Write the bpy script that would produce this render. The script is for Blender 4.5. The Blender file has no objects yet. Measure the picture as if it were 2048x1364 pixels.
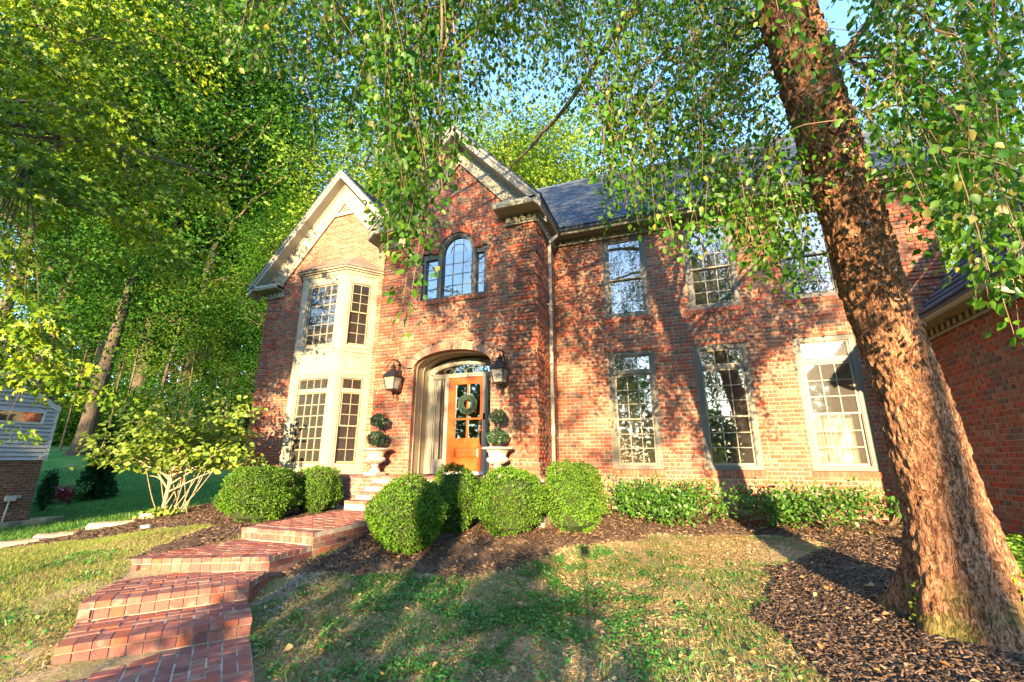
import bpy, math, random
import numpy as np
from mathutils import Vector, Matrix, noise as mnoise

# ------------------------------------------------------------------ camera, sky, sun, exposure
scene = bpy.context.scene
F_PX, PITCH, YAW, ROLL = 884.84, 0.261812, -0.362553, 0.002492   # photo is 2048 px wide
_cp, _sp, _cy, _sy = math.cos(PITCH), math.sin(PITCH), math.cos(YAW), math.sin(YAW)
CF = np.array([_sy*_cp, _cy*_cp, _sp]); _r = np.array([_cy, -_sy, 0.0]); _u = np.cross(_r, CF)
CR = math.cos(ROLL)*_r + math.sin(ROLL)*_u
CU = -math.sin(ROLL)*_r + math.cos(ROLL)*_u
cam_data = bpy.data.cameras.new('camera')
cam_data.sensor_width = 36.0
cam_data.lens = 36.0*F_PX/2048.0
cam_data.clip_start = 0.05
cam_data.clip_end = 2000.0
cam = bpy.data.objects.new('camera', cam_data)
scene.collection.objects.link(cam)
cam.matrix_world = Matrix(((CR[0], CU[0], -CF[0], 0), (CR[1], CU[1], -CF[1], 0), (CR[2], CU[2], -CF[2], 0), (0, 0, 0, 1)))
scene.camera = cam

SUN = np.array([0.205, -0.965, 0.170]); SUN = SUN/np.linalg.norm(SUN)
SUN_EL = math.asin(SUN[2]); SUN_AZ = math.atan2(SUN[0], SUN[1])
world = bpy.data.worlds.new('World'); scene.world = world; world.use_nodes = True
wn = world.node_tree.nodes; wl = world.node_tree.links
wn.clear()
w_out = wn.new('ShaderNodeOutputWorld'); w_bg = wn.new('ShaderNodeBackground'); w_sky = wn.new('ShaderNodeTexSky')
w_sky.sky_type = 'NISHITA'; w_sky.sun_disc = False
w_sky.sun_elevation = SUN_EL; w_sky.sun_rotation = SUN_AZ
w_sky.air_density = 1.0; w_sky.dust_density = 0.3; w_sky.ozone_density = 2.8
w_bg.inputs['Strength'].default_value = 0.15
wl.new(w_sky.outputs[0], w_bg.inputs[0]); wl.new(w_bg.outputs[0], w_out.inputs[0])
sun_d = bpy.data.lights.new('sun', 'SUN'); sun_d.energy = 3.6; sun_d.angle = math.radians(0.53); sun_d.color = (1.0, 0.72, 0.40)
sun_o = bpy.data.objects.new('sun', sun_d); scene.collection.objects.link(sun_o)
sun_o.rotation_euler = Vector(SUN).to_track_quat('Z', 'Y').to_euler()
scene.view_settings.view_transform = 'Standard'; scene.view_settings.look = 'None'
scene.view_settings.exposure = 2.85; scene.view_settings.gamma = 1.0
scene.view_settings.use_curve_mapping = False
scene.render.engine = 'CYCLES'
scene.cycles.max_bounces = 8; scene.cycles.diffuse_bounces = 4; scene.cycles.glossy_bounces = 3
scene.cycles.transparent_max_bounces = 8; scene.cycles.transmission_bounces = 3
scene.cycles.caustics_reflective = False; scene.cycles.caustics_refractive = False
scene.cycles.use_denoising = True

rng = random.Random(7)
nr = np.random.RandomState(11)
COL = scene.collection

# ------------------------------------------------------------------ helpers
def ray(x, y):
    return CF + CR*(x-1024)/F_PX - CU*(y-682)/F_PX
def px_depth(x, y, d):
    return ray(x, y)*d
def px_y(x, y, Y):
    r = ray(x, y); return r*(Y/r[1])
def to_px(P):
    P = np.asarray(P, float); d = P@CF
    return 1024+F_PX*(P@CR)/d, 682-F_PX*(P@CU)/d, d

WM = {}
def link(o, parent=None):
    COL.objects.link(o)
    if parent is not None:
        o.parent = parent
        o.matrix_parent_inverse = WM.get(parent.name, Matrix.Identity(4)).inverted()
    return o
def tag(o, label=None, cat=None, group=None, kind=None):
    if label: o['label'] = label
    if cat: o['category'] = cat
    if group: o['group'] = group
    if kind: o['kind'] = kind
    return o
def thing(name, loc, label, cat, group=None, kind=None):
    o = bpy.data.objects.new(name, None); o.location = loc; o.empty_display_size = 0.2
    COL.objects.link(o); WM[o.name] = Matrix.Translation(loc)
    return tag(o, label, cat, group, kind)

class MB:
    def __init__(s): s.v = []; s.f = []
    def quad(s, a, b, c, d):
        n = len(s.v); s.v += [tuple(a), tuple(b), tuple(c), tuple(d)]; s.f.append((n, n+1, n+2, n+3))
    def poly(s, pts):
        n = len(s.v); s.v += [tuple(p) for p in pts]; s.f.append(tuple(range(n, n+len(pts))))
    def hexa(s, p):            # 8 points: bottom 4 then top 4, each ccw
        n = len(s.v); s.v += [tuple(q) for q in p]
        for f in ((3,2,1,0),(4,5,6,7),(0,1,5,4),(1,2,6,5),(2,3,7,6),(3,0,4,7)): s.f.append(tuple(n+i for i in f))
    def box(s, x0, x1, y0, y1, z0, z1):
        s.hexa([(x0,y0,z0),(x1,y0,z0),(x1,y1,z0),(x0,y1,z0),(x0,y0,z1),(x1,y0,z1),(x1,y1,z1),(x0,y1,z1)])
    def prism(s, poly, d):     # poly: list of 3d points (planar), extruded by vector d
        n = len(s.v); k = len(poly); d = Vector(d)
        s.v += [tuple(p) for p in poly] + [tuple(Vector(p)+d) for p in poly]
        s.f.append(tuple(n+i for i in range(k))); s.f.append(tuple(n+k+i for i in reversed(range(k))))
        for i in range(k):
            j = (i+1) % k; s.f.append((n+j, n+i, n+k+i, n+k+j))
    def tube(s, pts, rad, sides=6, cap=True):
        pts = [Vector(p) for p in pts]; n0 = len(s.v); m = len(pts)
        if not hasattr(rad, '__len__'): rad = [rad]*m
        up = Vector((0.13, 0.21, 1)).normalized()
        for i, p in enumerate(pts):
            t = (pts[min(i+1, m-1)]-pts[max(i-1, 0)]).normalized()
            a = t.cross(up)
            if a.length < 1e-3: a = t.cross(Vector((1, 0, 0)))
            a.normalize(); b = t.cross(a)
            for k in range(sides):
                th = 2*math.pi*k/sides
                s.v.append(tuple(p+(a*math.cos(th)+b*math.sin(th))*rad[i]))
        for i in range(m-1):
            for k in range(sides):
                q = (k+1) % sides; a0 = n0+i*sides
                s.f.append((a0+k, a0+q, a0+sides+q, a0+sides+k))
        if cap:
            s.f.append(tuple(n0+k for k in range(sides))); s.f.append(tuple(n0+(m-1)*sides+k for k in reversed(range(sides))))
    def lathe(s, prof, cx, cy, cz, seg=24, flute=None):
        n0 = len(s.v); m = len(prof)
        for i, (r, z) in enumerate(prof):
            for k in range(seg):
                th = 2*math.pi*k/seg
                rr = r*(1+(flute(i, th) if flute else 0))
                s.v.append((cx+rr*math.cos(th), cy+rr*math.sin(th), cz+z))
        for i in range(m-1):
            for k in range(seg):
                q = (k+1) % seg; a = n0+i*seg
                s.f.append((a+k, a+q, a+seg+q, a+seg+k))
        s.f.append(tuple(n0+k for k in reversed(range(seg)))); s.f.append(tuple(n0+(m-1)*seg+k for k in range(seg)))
    def xf(s, M, start=0):
        for i in range(start, len(s.v)): s.v[i] = tuple(M @ Vector(s.v[i]))
        return s
    def mesh(s, name, mat, smooth=False):
        me = bpy.data.meshes.new(name); me.from_pydata(s.v, [], s.f); me.update()
        if mat is not None: me.materials.append(mat)
        if smooth: me.polygons.foreach_set('use_smooth', [True]*len(me.polygons))
        return me
    def build(s, name, mat, parent=None, smooth=False):
        return link(bpy.data.objects.new(name, s.mesh(name, mat, smooth)), parent)

def np_mesh(name, V, F, mat, parent=None, smooth=False, kind=None, link_it=True):
    V = np.ascontiguousarray(V, dtype=np.float32); F = np.ascontiguousarray(F, dtype=np.int32)
    me = bpy.data.meshes.new(name); k = F.shape[1]
    me.vertices.add(len(V)); me.vertices.foreach_set('co', V.ravel())
    me.loops.add(F.size); me.loops.foreach_set('vertex_index', F.ravel())
    me.polygons.add(len(F)); me.polygons.foreach_set('loop_start', np.arange(0, F.size, k, dtype=np.int32))
    if smooth: me.polygons.foreach_set('use_smooth', np.ones(len(F), dtype=bool))
    me.update(); me.validate()
    if mat is not None: me.materials.append(mat)
    o = bpy.data.objects.new(name, me)
    if kind: o['kind'] = kind
    if link_it: link(o, parent)
    return o

def unit(a): return a/np.maximum(np.linalg.norm(a, axis=-1, keepdims=True), 1e-9)
LEAF = {
 'rhomb': (np.array([[0,0,0],[.45,.33,.10],[1,0,0],[.45,-.33,.10]]), np.array([[0,1,2],[0,2,3]])),
 'ovate': (np.array([[0,0,0],[.18,.26,.05],[.45,.36,.08],[.75,.20,.03],[1,0,-.08],[.75,-.20,.03],[.45,-.36,.08],[.18,-.26,.05]]),
           np.array([[0,1,4],[1,2,4],[2,3,4],[0,4,7],[7,4,6],[6,4,5]])),
 'oval':  (np.array([[0,0,0],[.3,.24,.04],[.7,.24,.04],[1,0,0],[.7,-.24,.04],[.3,-.24,.04]]), np.array([[0,1,3],[1,2,3],[0,3,5],[5,3,4]])),
 'palm':  (np.array([[0,0,0],[.1,.30,.03],[.38,.16,.02],[.55,.46,-.03],[.60,.15,.03],[1,0,-.06],[.60,-.15,.03],[.55,-.46,-.03],[.38,-.16,.02],[.1,-.30,.03]]),
           np.array([[0,1,2],[2,3,4],[0,2,4],[0,4,5],[0,5,6],[0,6,8],[8,6,7],[0,8,9]])),
 'blade': (np.array([[0,-.075,0],[0,.075,0],[1,0,0]]), np.array([[0,1,2]])),
 'disc':  (np.array([[.5+.5*math.cos(a), .5*math.sin(a), .06*math.cos(2*a)] for a in [i*math.pi/3 for i in range(6)]]), np.array([[0,1,2],[0,2,3],[0,3,4],[0,4,5]])),
}
def leaf_arrays(pos, d, n, size, shape):
    T, Ft = LEAF[shape]
    d = unit(np.asarray(d, float)); n = np.asarray(n, float)
    n = unit(n - d*np.sum(n*d, axis=1, keepdims=True)); sd = np.cross(n, d)
    size = np.broadcast_to(np.asarray(size, float), (len(pos),))[:, None, None]
    V = pos[:, None, :] + size*(T[None, :, 0:1]*d[:, None, :] + T[None, :, 1:2]*sd[:, None, :] + T[None, :, 2:3]*n[:, None, :])
    k = len(T)
    F = (Ft[None] + (np.arange(len(pos))*k)[:, None, None]).reshape(-1, 3)
    return V.reshape(-1, 3), F
def leaf_mesh(name, pos, d, n, size, shape, mat, parent=None, kind='stuff', link_it=True):
    V, F = leaf_arrays(pos, d, n, size, shape)
    return np_mesh(name, V, F, mat, parent, kind=kind, link_it=link_it)
def rand_dirs(k, r=None):
    r = r or nr
    return unit(r.normal(size=(k, 3)))
def in_poly(x, y, P):
    inside = np.zeros(x.shape, bool); n = len(P); j = n-1
    for i in range(n):
        xi, yi = P[i]; xj, yj = P[j]
        c = ((yi > y) != (yj > y)) & (x < (xj-xi)*(y-yi)/((yj-yi) if abs(yj-yi) > 1e-9 else 1e-9)+xi)
        inside ^= c; j = i
    return inside
def clip_poly(P, Q):           # P clipped by convex ccw Q (2D lists)
    out = list(P)
    for i in range(len(Q)):
        a, b = Q[i], Q[(i+1) % len(Q)]
        inp, out = out, []
        if not inp: return []
        f = lambda p: (b[0]-a[0])*(p[1]-a[1])-(b[1]-a[1])*(p[0]-a[0])
        for k in range(len(inp)):
            p, q = inp[k], inp[(k+1) % len(inp)]
            fp, fq = f(p), f(q)
            if fp >= 0: out.append(p)
            if fp*fq < 0:
                t = fp/(fp-fq); out.append((p[0]+t*(q[0]-p[0]), p[1]+t*(q[1]-p[1])))
    return out
def in_bed(X, Y, P, amp=.16):
    X = np.asarray(X, float); Y = np.asarray(Y, float)
    return in_poly(X+(vnoise(X, Y, 1.9, 31)-.5)*amp*2+(vnoise(X, Y, 9, 33)-.5)*amp*.5, Y+(vnoise(X, Y, 1.9, 32)-.5)*amp*2+(vnoise(X, Y, 9, 34)-.5)*amp*.5, P)
def area2(P): return abs(sum(P[i][0]*P[(i+1) % len(P)][1]-P[(i+1) % len(P)][0]*P[i][1] for i in range(len(P))))/2

# value noise for placing patches (vectorised)
_tab = np.random.RandomState(3).rand(256, 256)
def vnoise(x, y, s=1.0, seed=0):
    x = np.asarray(x)*s+seed*17.3+500; y = np.asarray(y)*s+seed*9.1+500
    xi = np.floor(x).astype(int); yi = np.floor(y).astype(int); fx = x-xi; fy = y-yi
    fx = fx*fx*(3-2*fx); fy = fy*fy*(3-2*fy); t = lambda a, b: _tab[a % 256, b % 256]
    return (t(xi, yi)*(1-fx)+t(xi+1, yi)*fx)*(1-fy)+(t(xi, yi+1)*(1-fx)+t(xi+1, yi+1)*fx)*fy

# ------------------------------------------------------------------ materials
def new_mat(name):
    m = bpy.data.materials.new(name); m.use_nodes = True; m.node_tree.nodes.clear()
    return m, m.node_tree.nodes, m.node_tree.links
def ramp_node(N, cols, mode='LINEAR'):
    r = N.new('ShaderNodeValToRGB'); cr = r.color_ramp; cr.interpolation = mode
    stops = [(i/(len(cols)-1) if len(cols) > 1 else 0, c) for i, c in enumerate(cols)] if not isinstance(cols[0][1], (tuple, list)) else cols
    while len(cr.elements) < len(stops): cr.elements.new(0.5)
    for e, (p, c) in zip(cr.elements, stops): e.position = p; e.color = (*c, 1)
    return r
def rnd_value(N, L, obj=True):
    g = N.new('ShaderNodeNewGeometry')
    if not obj: return g.outputs['Random Per Island']
    oi = N.new('ShaderNodeObjectInfo'); a = N.new('ShaderNodeMath'); a.operation = 'ADD'
    L.new(g.outputs['Random Per Island'], a.inputs[0]); L.new(oi.outputs['Random'], a.inputs[1])
    f = N.new('ShaderNodeMath'); f.operation = 'FRACT'; L.new(a.outputs[0], f.inputs[0]); return f.outputs[0]
def noise_node(N, L, scale, detail=3, stretch=None, rough=0.5, src='pos'):
    if src == 'pos': c = N.new('ShaderNodeNewGeometry').outputs['Position']
    else: c = N.new('ShaderNodeTexCoord').outputs['Object']
    t = N.new('ShaderNodeTexNoise'); t.inputs['Scale'].default_value = scale; t.inputs['Detail'].default_value = detail
    t.inputs['Roughness'].default_value = rough
    if stretch:
        v = N.new('ShaderNodeVectorMath'); v.operation = 'MULTIPLY'; v.inputs[1].default_value = stretch
        L.new(c, v.inputs[0]); c = v.outputs[0]
    L.new(c, t.inputs['Vector']); return t
def mixc(N, L, fac, a, b, mode='MIX'):
    m = N.new('ShaderNodeMix'); m.data_type = 'RGBA'; m.blend_type = mode
    for s, v in ((m.inputs['Factor'], fac), (m.inputs['A'], a), (m.inputs['B'], b)):
        if isinstance(v, (int, float)): s.default_value = v
        elif isinstance(v, tuple): s.default_value = (*v, 1) if len(v) == 3 else v
        else: L.new(v, s)
    m.clamp_factor = True
    return m.outputs['Result']
def mapr(N, L, v, a, b, c, d):
    m = N.new('ShaderNodeMapRange'); L.new(v, m.inputs[0])
    for i, q in enumerate((a, b, c, d)): m.inputs[i+1].default_value = q
    return m.outputs[0]
def surf(name, cols, rough=0.7, var=0.25, nscale=6, bump=0.0, bscale=40, spec=0.3, metallic=0.0, island=True, stretch=None, dirt=None, coat=0):
    m, N, L = new_mat(name)
    p = N.new('ShaderNodeBsdfPrincipled'); o = N.new('ShaderNodeOutputMaterial'); L.new(p.outputs[0], o.inputs[0])
    p.inputs['Roughness'].default_value = rough; p.inputs['Specular IOR Level'].default_value = spec; p.inputs['Metallic'].default_value = metallic
    p.inputs['Coat Weight'].default_value = coat
    if len(cols) == 1: cols = [cols[0], cols[0]]
    r = ramp_node(N, cols)
    if island: L.new(rnd_value(N, L), r.inputs[0])
    else: L.new(mapr(N, L, noise_node(N, L, nscale*0.6, 4).outputs[0], 0.3, 0.7, 0, 1), r.inputs[0])
    n = noise_node(N, L, nscale, 4, stretch)
    g = N.new('ShaderNodeCombineColor'); v = mapr(N, L, n.outputs[0], 0.3, 0.7, 1-var, 1+var*0.6)
    for i in range(3): L.new(v, g.inputs[i])
    c = mixc(N, L, 1.0, r.outputs[0], g.outputs[0], 'MULTIPLY')
    if dirt:
        dn = noise_node(N, L, dirt[1], 5, dirt[2] if len(dirt) > 2 else None)
        c = mixc(N, L, mapr(N, L, dn.outputs[0], 0.5, 0.72, 0, 0.75), c, dirt[0])
    L.new(c, p.inputs['Base Color'])
    if bump:
        b = N.new('ShaderNodeBump'); b.inputs['Strength'].default_value = bump; b.inputs['Distance'].default_value = 0.01
        L.new(noise_node(N, L, bscale, 4, stretch).outputs[0], b.inputs['Height']); L.new(b.outputs[0], p.inputs['Normal'])
    return m
def leaf_mat(name, cols, trans=0.35, gloss=0.06, tint=(1.15, 1.2, 0.55), clump=0.0, cscale=1.2):
    m, N, L = new_mat(name); o = N.new('ShaderNodeOutputMaterial')
    r = ramp_node(N, cols); rv = rnd_value(N, L)
    if clump:
        mx = N.new('ShaderNodeMix'); mx.inputs[0].default_value = clump; L.new(rv, mx.inputs[2]); L.new(mapr(N, L, noise_node(N, L, cscale, 3).outputs[0], .32, .68, 0, 1), mx.inputs[3]); rv = mx.outputs[0]
    L.new(rv, r.inputs[0])
    n = noise_node(N, L, 0.9, 2)
    g = N.new('ShaderNodeCombineColor'); v = mapr(N, L, n.outputs[0], 0.3, 0.7, 0.75, 1.25)
    for i in range(3): L.new(v, g.inputs[i])
    c = mixc(N, L, 1.0, r.outputs[0], g.outputs[0], 'MULTIPLY')
    d = N.new('ShaderNodeBsdfDiffuse'); t = N.new('ShaderNodeBsdfTranslucent'); gl = N.new('ShaderNodeBsdfGlossy'); gl.inputs['Roughness'].default_value = 0.45
    L.new(c, d.inputs[0]); L.new(mixc(N, L, 1.0, c, tint, 'MULTIPLY'), t.inputs[0])
    a = N.new('ShaderNodeMixShader'); a.inputs[0].default_value = trans; L.new(d.outputs[0], a.inputs[1]); L.new(t.outputs[0], a.inputs[2])
    b = N.new('ShaderNodeMixShader'); b.inputs[0].default_value = gloss; L.new(a.outputs[0], b.inputs[1]); L.new(gl.outputs[0], b.inputs[2])
    L.new(b.outputs[0], o.inputs[0]); return m
def brick_mat(name, stops, streak=(0.42, 0.27, 0.17), amount=0.75, stretch=(70, 70, 3.0), bump=0.35):
    m, N, L = new_mat(name)
    p = N.new('ShaderNodeBsdfPrincipled'); o = N.new('ShaderNodeOutputMaterial'); L.new(p.outputs[0], o.inputs[0])
    p.inputs['Roughness'].default_value = 0.85; p.inputs['Specular IOR Level'].default_value = 0.2
    rv = rnd_value(N, L); r = ramp_node(N, stops); L.new(rv, r.inputs[0])
    pos = N.new('ShaderNodeNewGeometry').outputs['Position']
    v = N.new('ShaderNodeVectorMath'); v.operation = 'MULTIPLY'; v.inputs[1].default_value = stretch; L.new(pos, v.inputs[0])
    k = N.new('ShaderNodeMath'); k.operation = 'MULTIPLY'; k.inputs[1].default_value = 137.0; L.new(rv, k.inputs[0])
    ad = N.new('ShaderNodeVectorMath'); ad.operation = 'ADD'; L.new(v.outputs[0], ad.inputs[0]); L.new(k.outputs[0], ad.inputs[1])
    t = N.new('ShaderNodeTexNoise'); t.inputs['Scale'].default_value = 0.55; t.inputs['Detail'].default_value = 2; L.new(ad.outputs[0], t.inputs['Vector'])
    rv2 = N.new('ShaderNodeMath'); rv2.operation = 'MULTIPLY'; rv2.inputs[1].default_value = 7.31; L.new(rv, rv2.inputs[0])
    rv3 = N.new('ShaderNodeMath'); rv3.operation = 'FRACT'; L.new(rv2.outputs[0], rv3.inputs[0])
    am = N.new('ShaderNodeMath'); am.operation = 'MULTIPLY'
    L.new(mapr(N, L, t.outputs[0], 0.5, 0.62, 0, amount), am.inputs[0]); L.new(mapr(N, L, rv3.outputs[0], 0.25, 0.7, 0, 1), am.inputs[1])
    c = mixc(N, L, am.outputs[0], r.outputs[0], streak)
    n2 = noise_node(N, L, 60, 4)
    g = N.new('ShaderNodeCombineColor'); vv = mapr(N, L, n2.outputs[0], 0.3, 0.7, 0.78, 1.18)
    for i in range(3): L.new(vv, g.inputs[i])
    c = mixc(N, L, 1.0, c, g.outputs[0], 'MULTIPLY'); L.new(c, p.inputs['Base Color'])
    b = N.new('ShaderNodeBump'); b.inputs['Strength'].default_value = bump; b.inputs['Distance'].default_value = 0.004
    L.new(noise_node(N, L, 130, 3).outputs[0], b.inputs['Height']); L.new(b.outputs[0], p.inputs['Normal'])
    return m
def glass_mat(name, refl=0.3, tint=(1, 1, 1), rough=0.02, haze=0.0):
    m, N, L = new_mat(name); o = N.new('ShaderNodeOutputMaterial')
    t = N.new('ShaderNodeBsdfTransparent'); t.inputs[0].default_value = (*tint, 1)
    g = N.new('ShaderNodeBsdfGlossy'); g.inputs['Roughness'].default_value = rough
    b = N.new('ShaderNodeBump'); b.inputs['Strength'].default_value = 0.05; b.inputs['Distance'].default_value = 0.02
    L.new(noise_node(N, L, 3.0, 1).outputs[0], b.inputs['Height']); L.new(b.outputs[0], g.inputs['Normal'])
    lw = N.new('ShaderNodeLayerWeight'); lw.inputs['Blend'].default_value = 0.35
    f = mapr(N, L, lw.outputs['Fresnel'], 0, 1, refl, 1.0)
    x = N.new('ShaderNodeMixShader'); L.new(f, x.inputs[0]); L.new(t.outputs[0], x.inputs[1]); L.new(g.outputs[0], x.inputs[2])
    res = x.outputs[0]
    if haze:
        d = N.new('ShaderNodeBsdfDiffuse'); d.inputs[0].default_value = (0.5, 0.48, 0.42, 1)
        y = N.new('ShaderNodeMixShader'); y.inputs[0].default_value = haze; L.new(res, y.inputs[1]); L.new(d.outputs[0], y.inputs[2]); res = y.outputs[0]
    L.new(res, o.inputs[0]); return m

M = {}
M['brick'] = brick_mat('house_brick', [(0, (.42,.085,.045)), (.18, (.34,.10,.06)), (.36, (.26,.085,.055)), (.48, (.36,.16,.10)), (.60, (.19,.095,.07)), (.72, (.40,.10,.05)), (.82, (.30,.17,.115)), (.90, (.13,.085,.07)), (1, (.20,.12,.09))])
M['sill_brick'] = brick_mat('sill_brick', [(0, (.38,.08,.045)), (.5, (.30,.09,.055)), (.8, (.40,.13,.07)), (1, (.2,.1,.075))], amount=0.4)
M['arch_brick'] = brick_mat('arch_brick', [(0, (.42,.22,.14)), (.4, (.34,.15,.10)), (.7, (.46,.29,.20)), (.9, (.20,.13,.10)), (1, (.38,.26,.18))], amount=0.5)
M['paver'] = brick_mat('paver_brick', [(0, (.29,.11,.085)), (.25, (.22,.085,.072)), (.5, (.33,.135,.10)), (.7, (.17,.078,.07)), (.85, (.36,.11,.06)), (1, (.27,.16,.125))], streak=(.36,.25,.19), amount=0.55, stretch=(14, 14, 14), bump=0.6)
M['far_brick'] = brick_mat('neighbour_brick', [(0, (.22,.09,.06)), (.5, (.17,.08,.06)), (.8, (.26,.13,.09)), (1, (.12,.08,.07))], amount=0.5)
M['mortar'] = surf('mortar', [(.40,.34,.25)], 0.95, 0.2, 8, 0.3, 90, 0.1, island=False)
M['path_mortar'] = surf('path_mortar', [(.42,.37,.29), (.52,.46,.36)], 0.95, 0.35, 7, 0.5, 90, 0.1, island=False, dirt=((.16, .15, .10), 5.0))
M['cream'] = surf('cream_trim_paint', [(.29,.265,.20), (.32,.295,.225)], 0.5, 0.10, 3, 0.05, 30, 0.4, island=False, dirt=((.38, .35, .27), 2.2, (1, 1, .3)))
M['taupe'] = surf('taupe_paint', [(.115,.11,.088), (.135,.128,.102)], 0.5, 0.10, 3, 0.05, 30, 0.4, island=False)
M['greytrim'] = surf('grey_beige_door_paint', [(.30,.285,.235)], 0.5, 0.1, 3, 0.04, 30, 0.4, island=False)
M['panelwood'] = surf('porch_panel_paint', [(.30,.25,.17)], 0.5, 0.12, 3, 0.05, 30, 0.4, island=False)
M['doorwood'] = surf('varnished_door_wood', [(.52,.10,.014), (.40,.07,.011)], 0.32, 0.35, 5, 0.06, 25, 0.5, island=False, stretch=(9, 9, .7), coat=0.4)
M['sash'] = surf('almond_sash_paint', [(.27,.235,.16)], 0.45, 0.08, 4, island=False)
M['sashgrey'] = surf('taupe_sash_paint', [(.14,.13,.10)], 0.45, 0.08, 4, island=False)
M['muntin'] = surf('pale_muntin', [(.27,.25,.19)], 0.45, 0.06, 4, island=False)
M['muntin_grey'] = surf('grey_muntin', [(.22,.225,.21)], 0.45, 0.06, 4, island=False)
M['glass'] = glass_mat('window_glass', 0.17, haze=0.035)
M['glass_hazy'] = glass_mat('hazy_window_glass', 0.24, rough=0.04, haze=0.07)  # pale veil mixed into the panes to lighten the dark rooms behind
M['glass_door'] = glass_mat('door_glass', 0.3)
M['lampglass'] = glass_mat('lamp_glass', 0.10, tint=(.92, .93, .90), haze=0.5)
M['room'] = surf('room_plaster', [(.30,.22,.14), (.20,.15,.095)], 0.9, 0.3, 1.5, island=False)
M['curtain'] = surf('sheer_curtain', [(.62,.57,.46)], 0.9, 0.12, 6, 0.1, 30, 0.1, island=False, stretch=(8, 8, .5))
M['orangewood'] = surf('orange_chair_wood', [(.55,.17,.04)], 0.5, 0.15, 5, island=False)
M['shingle'] = surf('slate_blue_shingle', [(.075,.10,.145), (.105,.135,.185), (.05,.07,.105), (.125,.15,.185)], 0.85, 0.25, 14, 0.5, 200, 0.3)
M['old_shingle'] = surf('brown_bay_shingle', [(.16,.125,.10), (.21,.165,.13), (.12,.10,.085)], 0.9, 0.3, 10, 0.4, 120, 0.2)
M['metal_pipe'] = surf('downspout_paint', [(.36,.36,.30)], 0.45, 0.12, 4, island=False, dirt=((.25, .22, .16), 3))
M['gutter'] = surf('gutter_paint', [(.44,.42,.32)], 0.4, 0.10, 3, island=False, dirt=((.30, .28, .21), 3))
M['bronze'] = surf('dark_bronze_metal', [(.045,.038,.032)], 0.4, 0.3, 14, island=False, metallic=0.6, spec=0.5)
M['iron'] = surf('black_iron', [(.02,.02,.02)], 0.45, 0.2, 14, island=False, metallic=0.5)
M['candle'] = surf('lamp_candle', [(.75,.72,.66)], 0.6, 0.05, 4, island=False)
M['stone'] = surf('cast_stone', [(.56,.51,.42), (.62,.57,.48)], 0.9, 0.25, 6, 0.4, 50, 0.15, island=False, dirt=((.34, .31, .24), 7))
M['edgestone'] = surf('edging_stone', [(.52,.41,.28), (.60,.48,.34)], 0.95, 0.25, 9, 0.7, 40, 0.1, island=False)
M['whiterock'] = surf('white_rock', [(.72,.70,.66)], 0.9, 0.2, 20, 0.5, 50, 0.1, island=False)
M['siding'] = surf('pale_vinyl_siding', [(.50,.51,.54)], 0.5, 0.08, 3, island=False)
M['whitepaint'] = surf('white_trim_paint', [(.74,.74,.72)], 0.5, 0.06, 3, island=False)
M['greymetal'] = surf('meter_box_metal', [(.55,.55,.53)], 0.5, 0.08, 4, island=False)
M['concrete'] = surf('old_concrete', [(.30,.28,.22), (.38,.35,.28)], 0.95, 0.3, 5, 0.4, 40, 0.1, island=False, dirt=((.20, .20, .08), 3))
M['boxwood'] = leaf_mat('boxwood_leaf', [(.045,.14,.010), (.085,.21,.014), (.13,.25,.02), (.03,.10,.012), (.20,.17,.05)], 0.25, 0.02, clump=.35, cscale=3.0)
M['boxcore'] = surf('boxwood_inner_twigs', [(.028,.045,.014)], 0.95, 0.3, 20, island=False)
M['azalea'] = leaf_mat('azalea_leaf', [(.04,.14,.015), (.07,.20,.018), (.12,.27,.03), (.025,.10,.02)], 0.3, 0.06)
M['topiary'] = leaf_mat('topiary_leaf', [(.012,.05,.018), (.02,.075,.022), (.035,.10,.03)], 0.15, 0.08)
M['wreath'] = leaf_mat('wreath_leaf', [(.035,.075,.055), (.055,.10,.075), (.08,.13,.09)], 0.15, 0.06)
M['birchleaf'] = leaf_mat('birch_leaf', [(.026,.11,.008), (.04,.145,.010), (.07,.195,.012), (.10,.235,.013), (.18,.28,.015)], 0.45, 0.03, clump=.45, cscale=1.6)
M['birchgold'] = leaf_mat('yellowing_birch_leaf', [(.22,.24,.03), (.34,.29,.04), (.16,.23,.03)], 0.45, 0.06)
M['maple'] = leaf_mat('maple_leaf', [(.018,.075,.007), (.05,.13,.008), (.11,.20,.010), (.20,.265,.012), (.28,.31,.014)], 0.28, 0.02, clump=.6, cscale=.9)
M['dogwood'] = leaf_mat('dogwood_leaf', [(.17,.27,.03), (.24,.34,.045), (.11,.21,.025), (.30,.36,.06)], 0.35, 0.04)
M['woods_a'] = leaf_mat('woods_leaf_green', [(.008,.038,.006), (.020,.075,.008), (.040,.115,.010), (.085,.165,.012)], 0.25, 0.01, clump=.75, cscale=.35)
M['woods_b'] = leaf_mat('woods_leaf_sunlit', [(.05,.13,.014), (.10,.19,.018), (.15,.235,.022), (.22,.28,.03)], 0.30, 0.01, clump=.7, cscale=.4)  # sunlit copy of the woods leaf; gold light put into its colour
M['conifer'] = leaf_mat('conifer_needle', [(.016,.075,.026), (.028,.105,.036), (.045,.14,.04)], 0.1, 0.04)
M['pachy'] = leaf_mat('pachysandra_leaf', [(.16,.33,.03), (.24,.42,.05), (.11,.26,.03)], 0.35, 0.07)
M['pinkflower'] = leaf_mat('pink_petal', [(.60,.10,.22), (.72,.22,.32)], 0.3, 0.03, (1, .8, .9))
M['redleaf'] = leaf_mat('red_leaf', [(.35,.03,.03), (.22,.03,.03)], 0.3, 0.05, (1.1, .6, .6))
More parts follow.
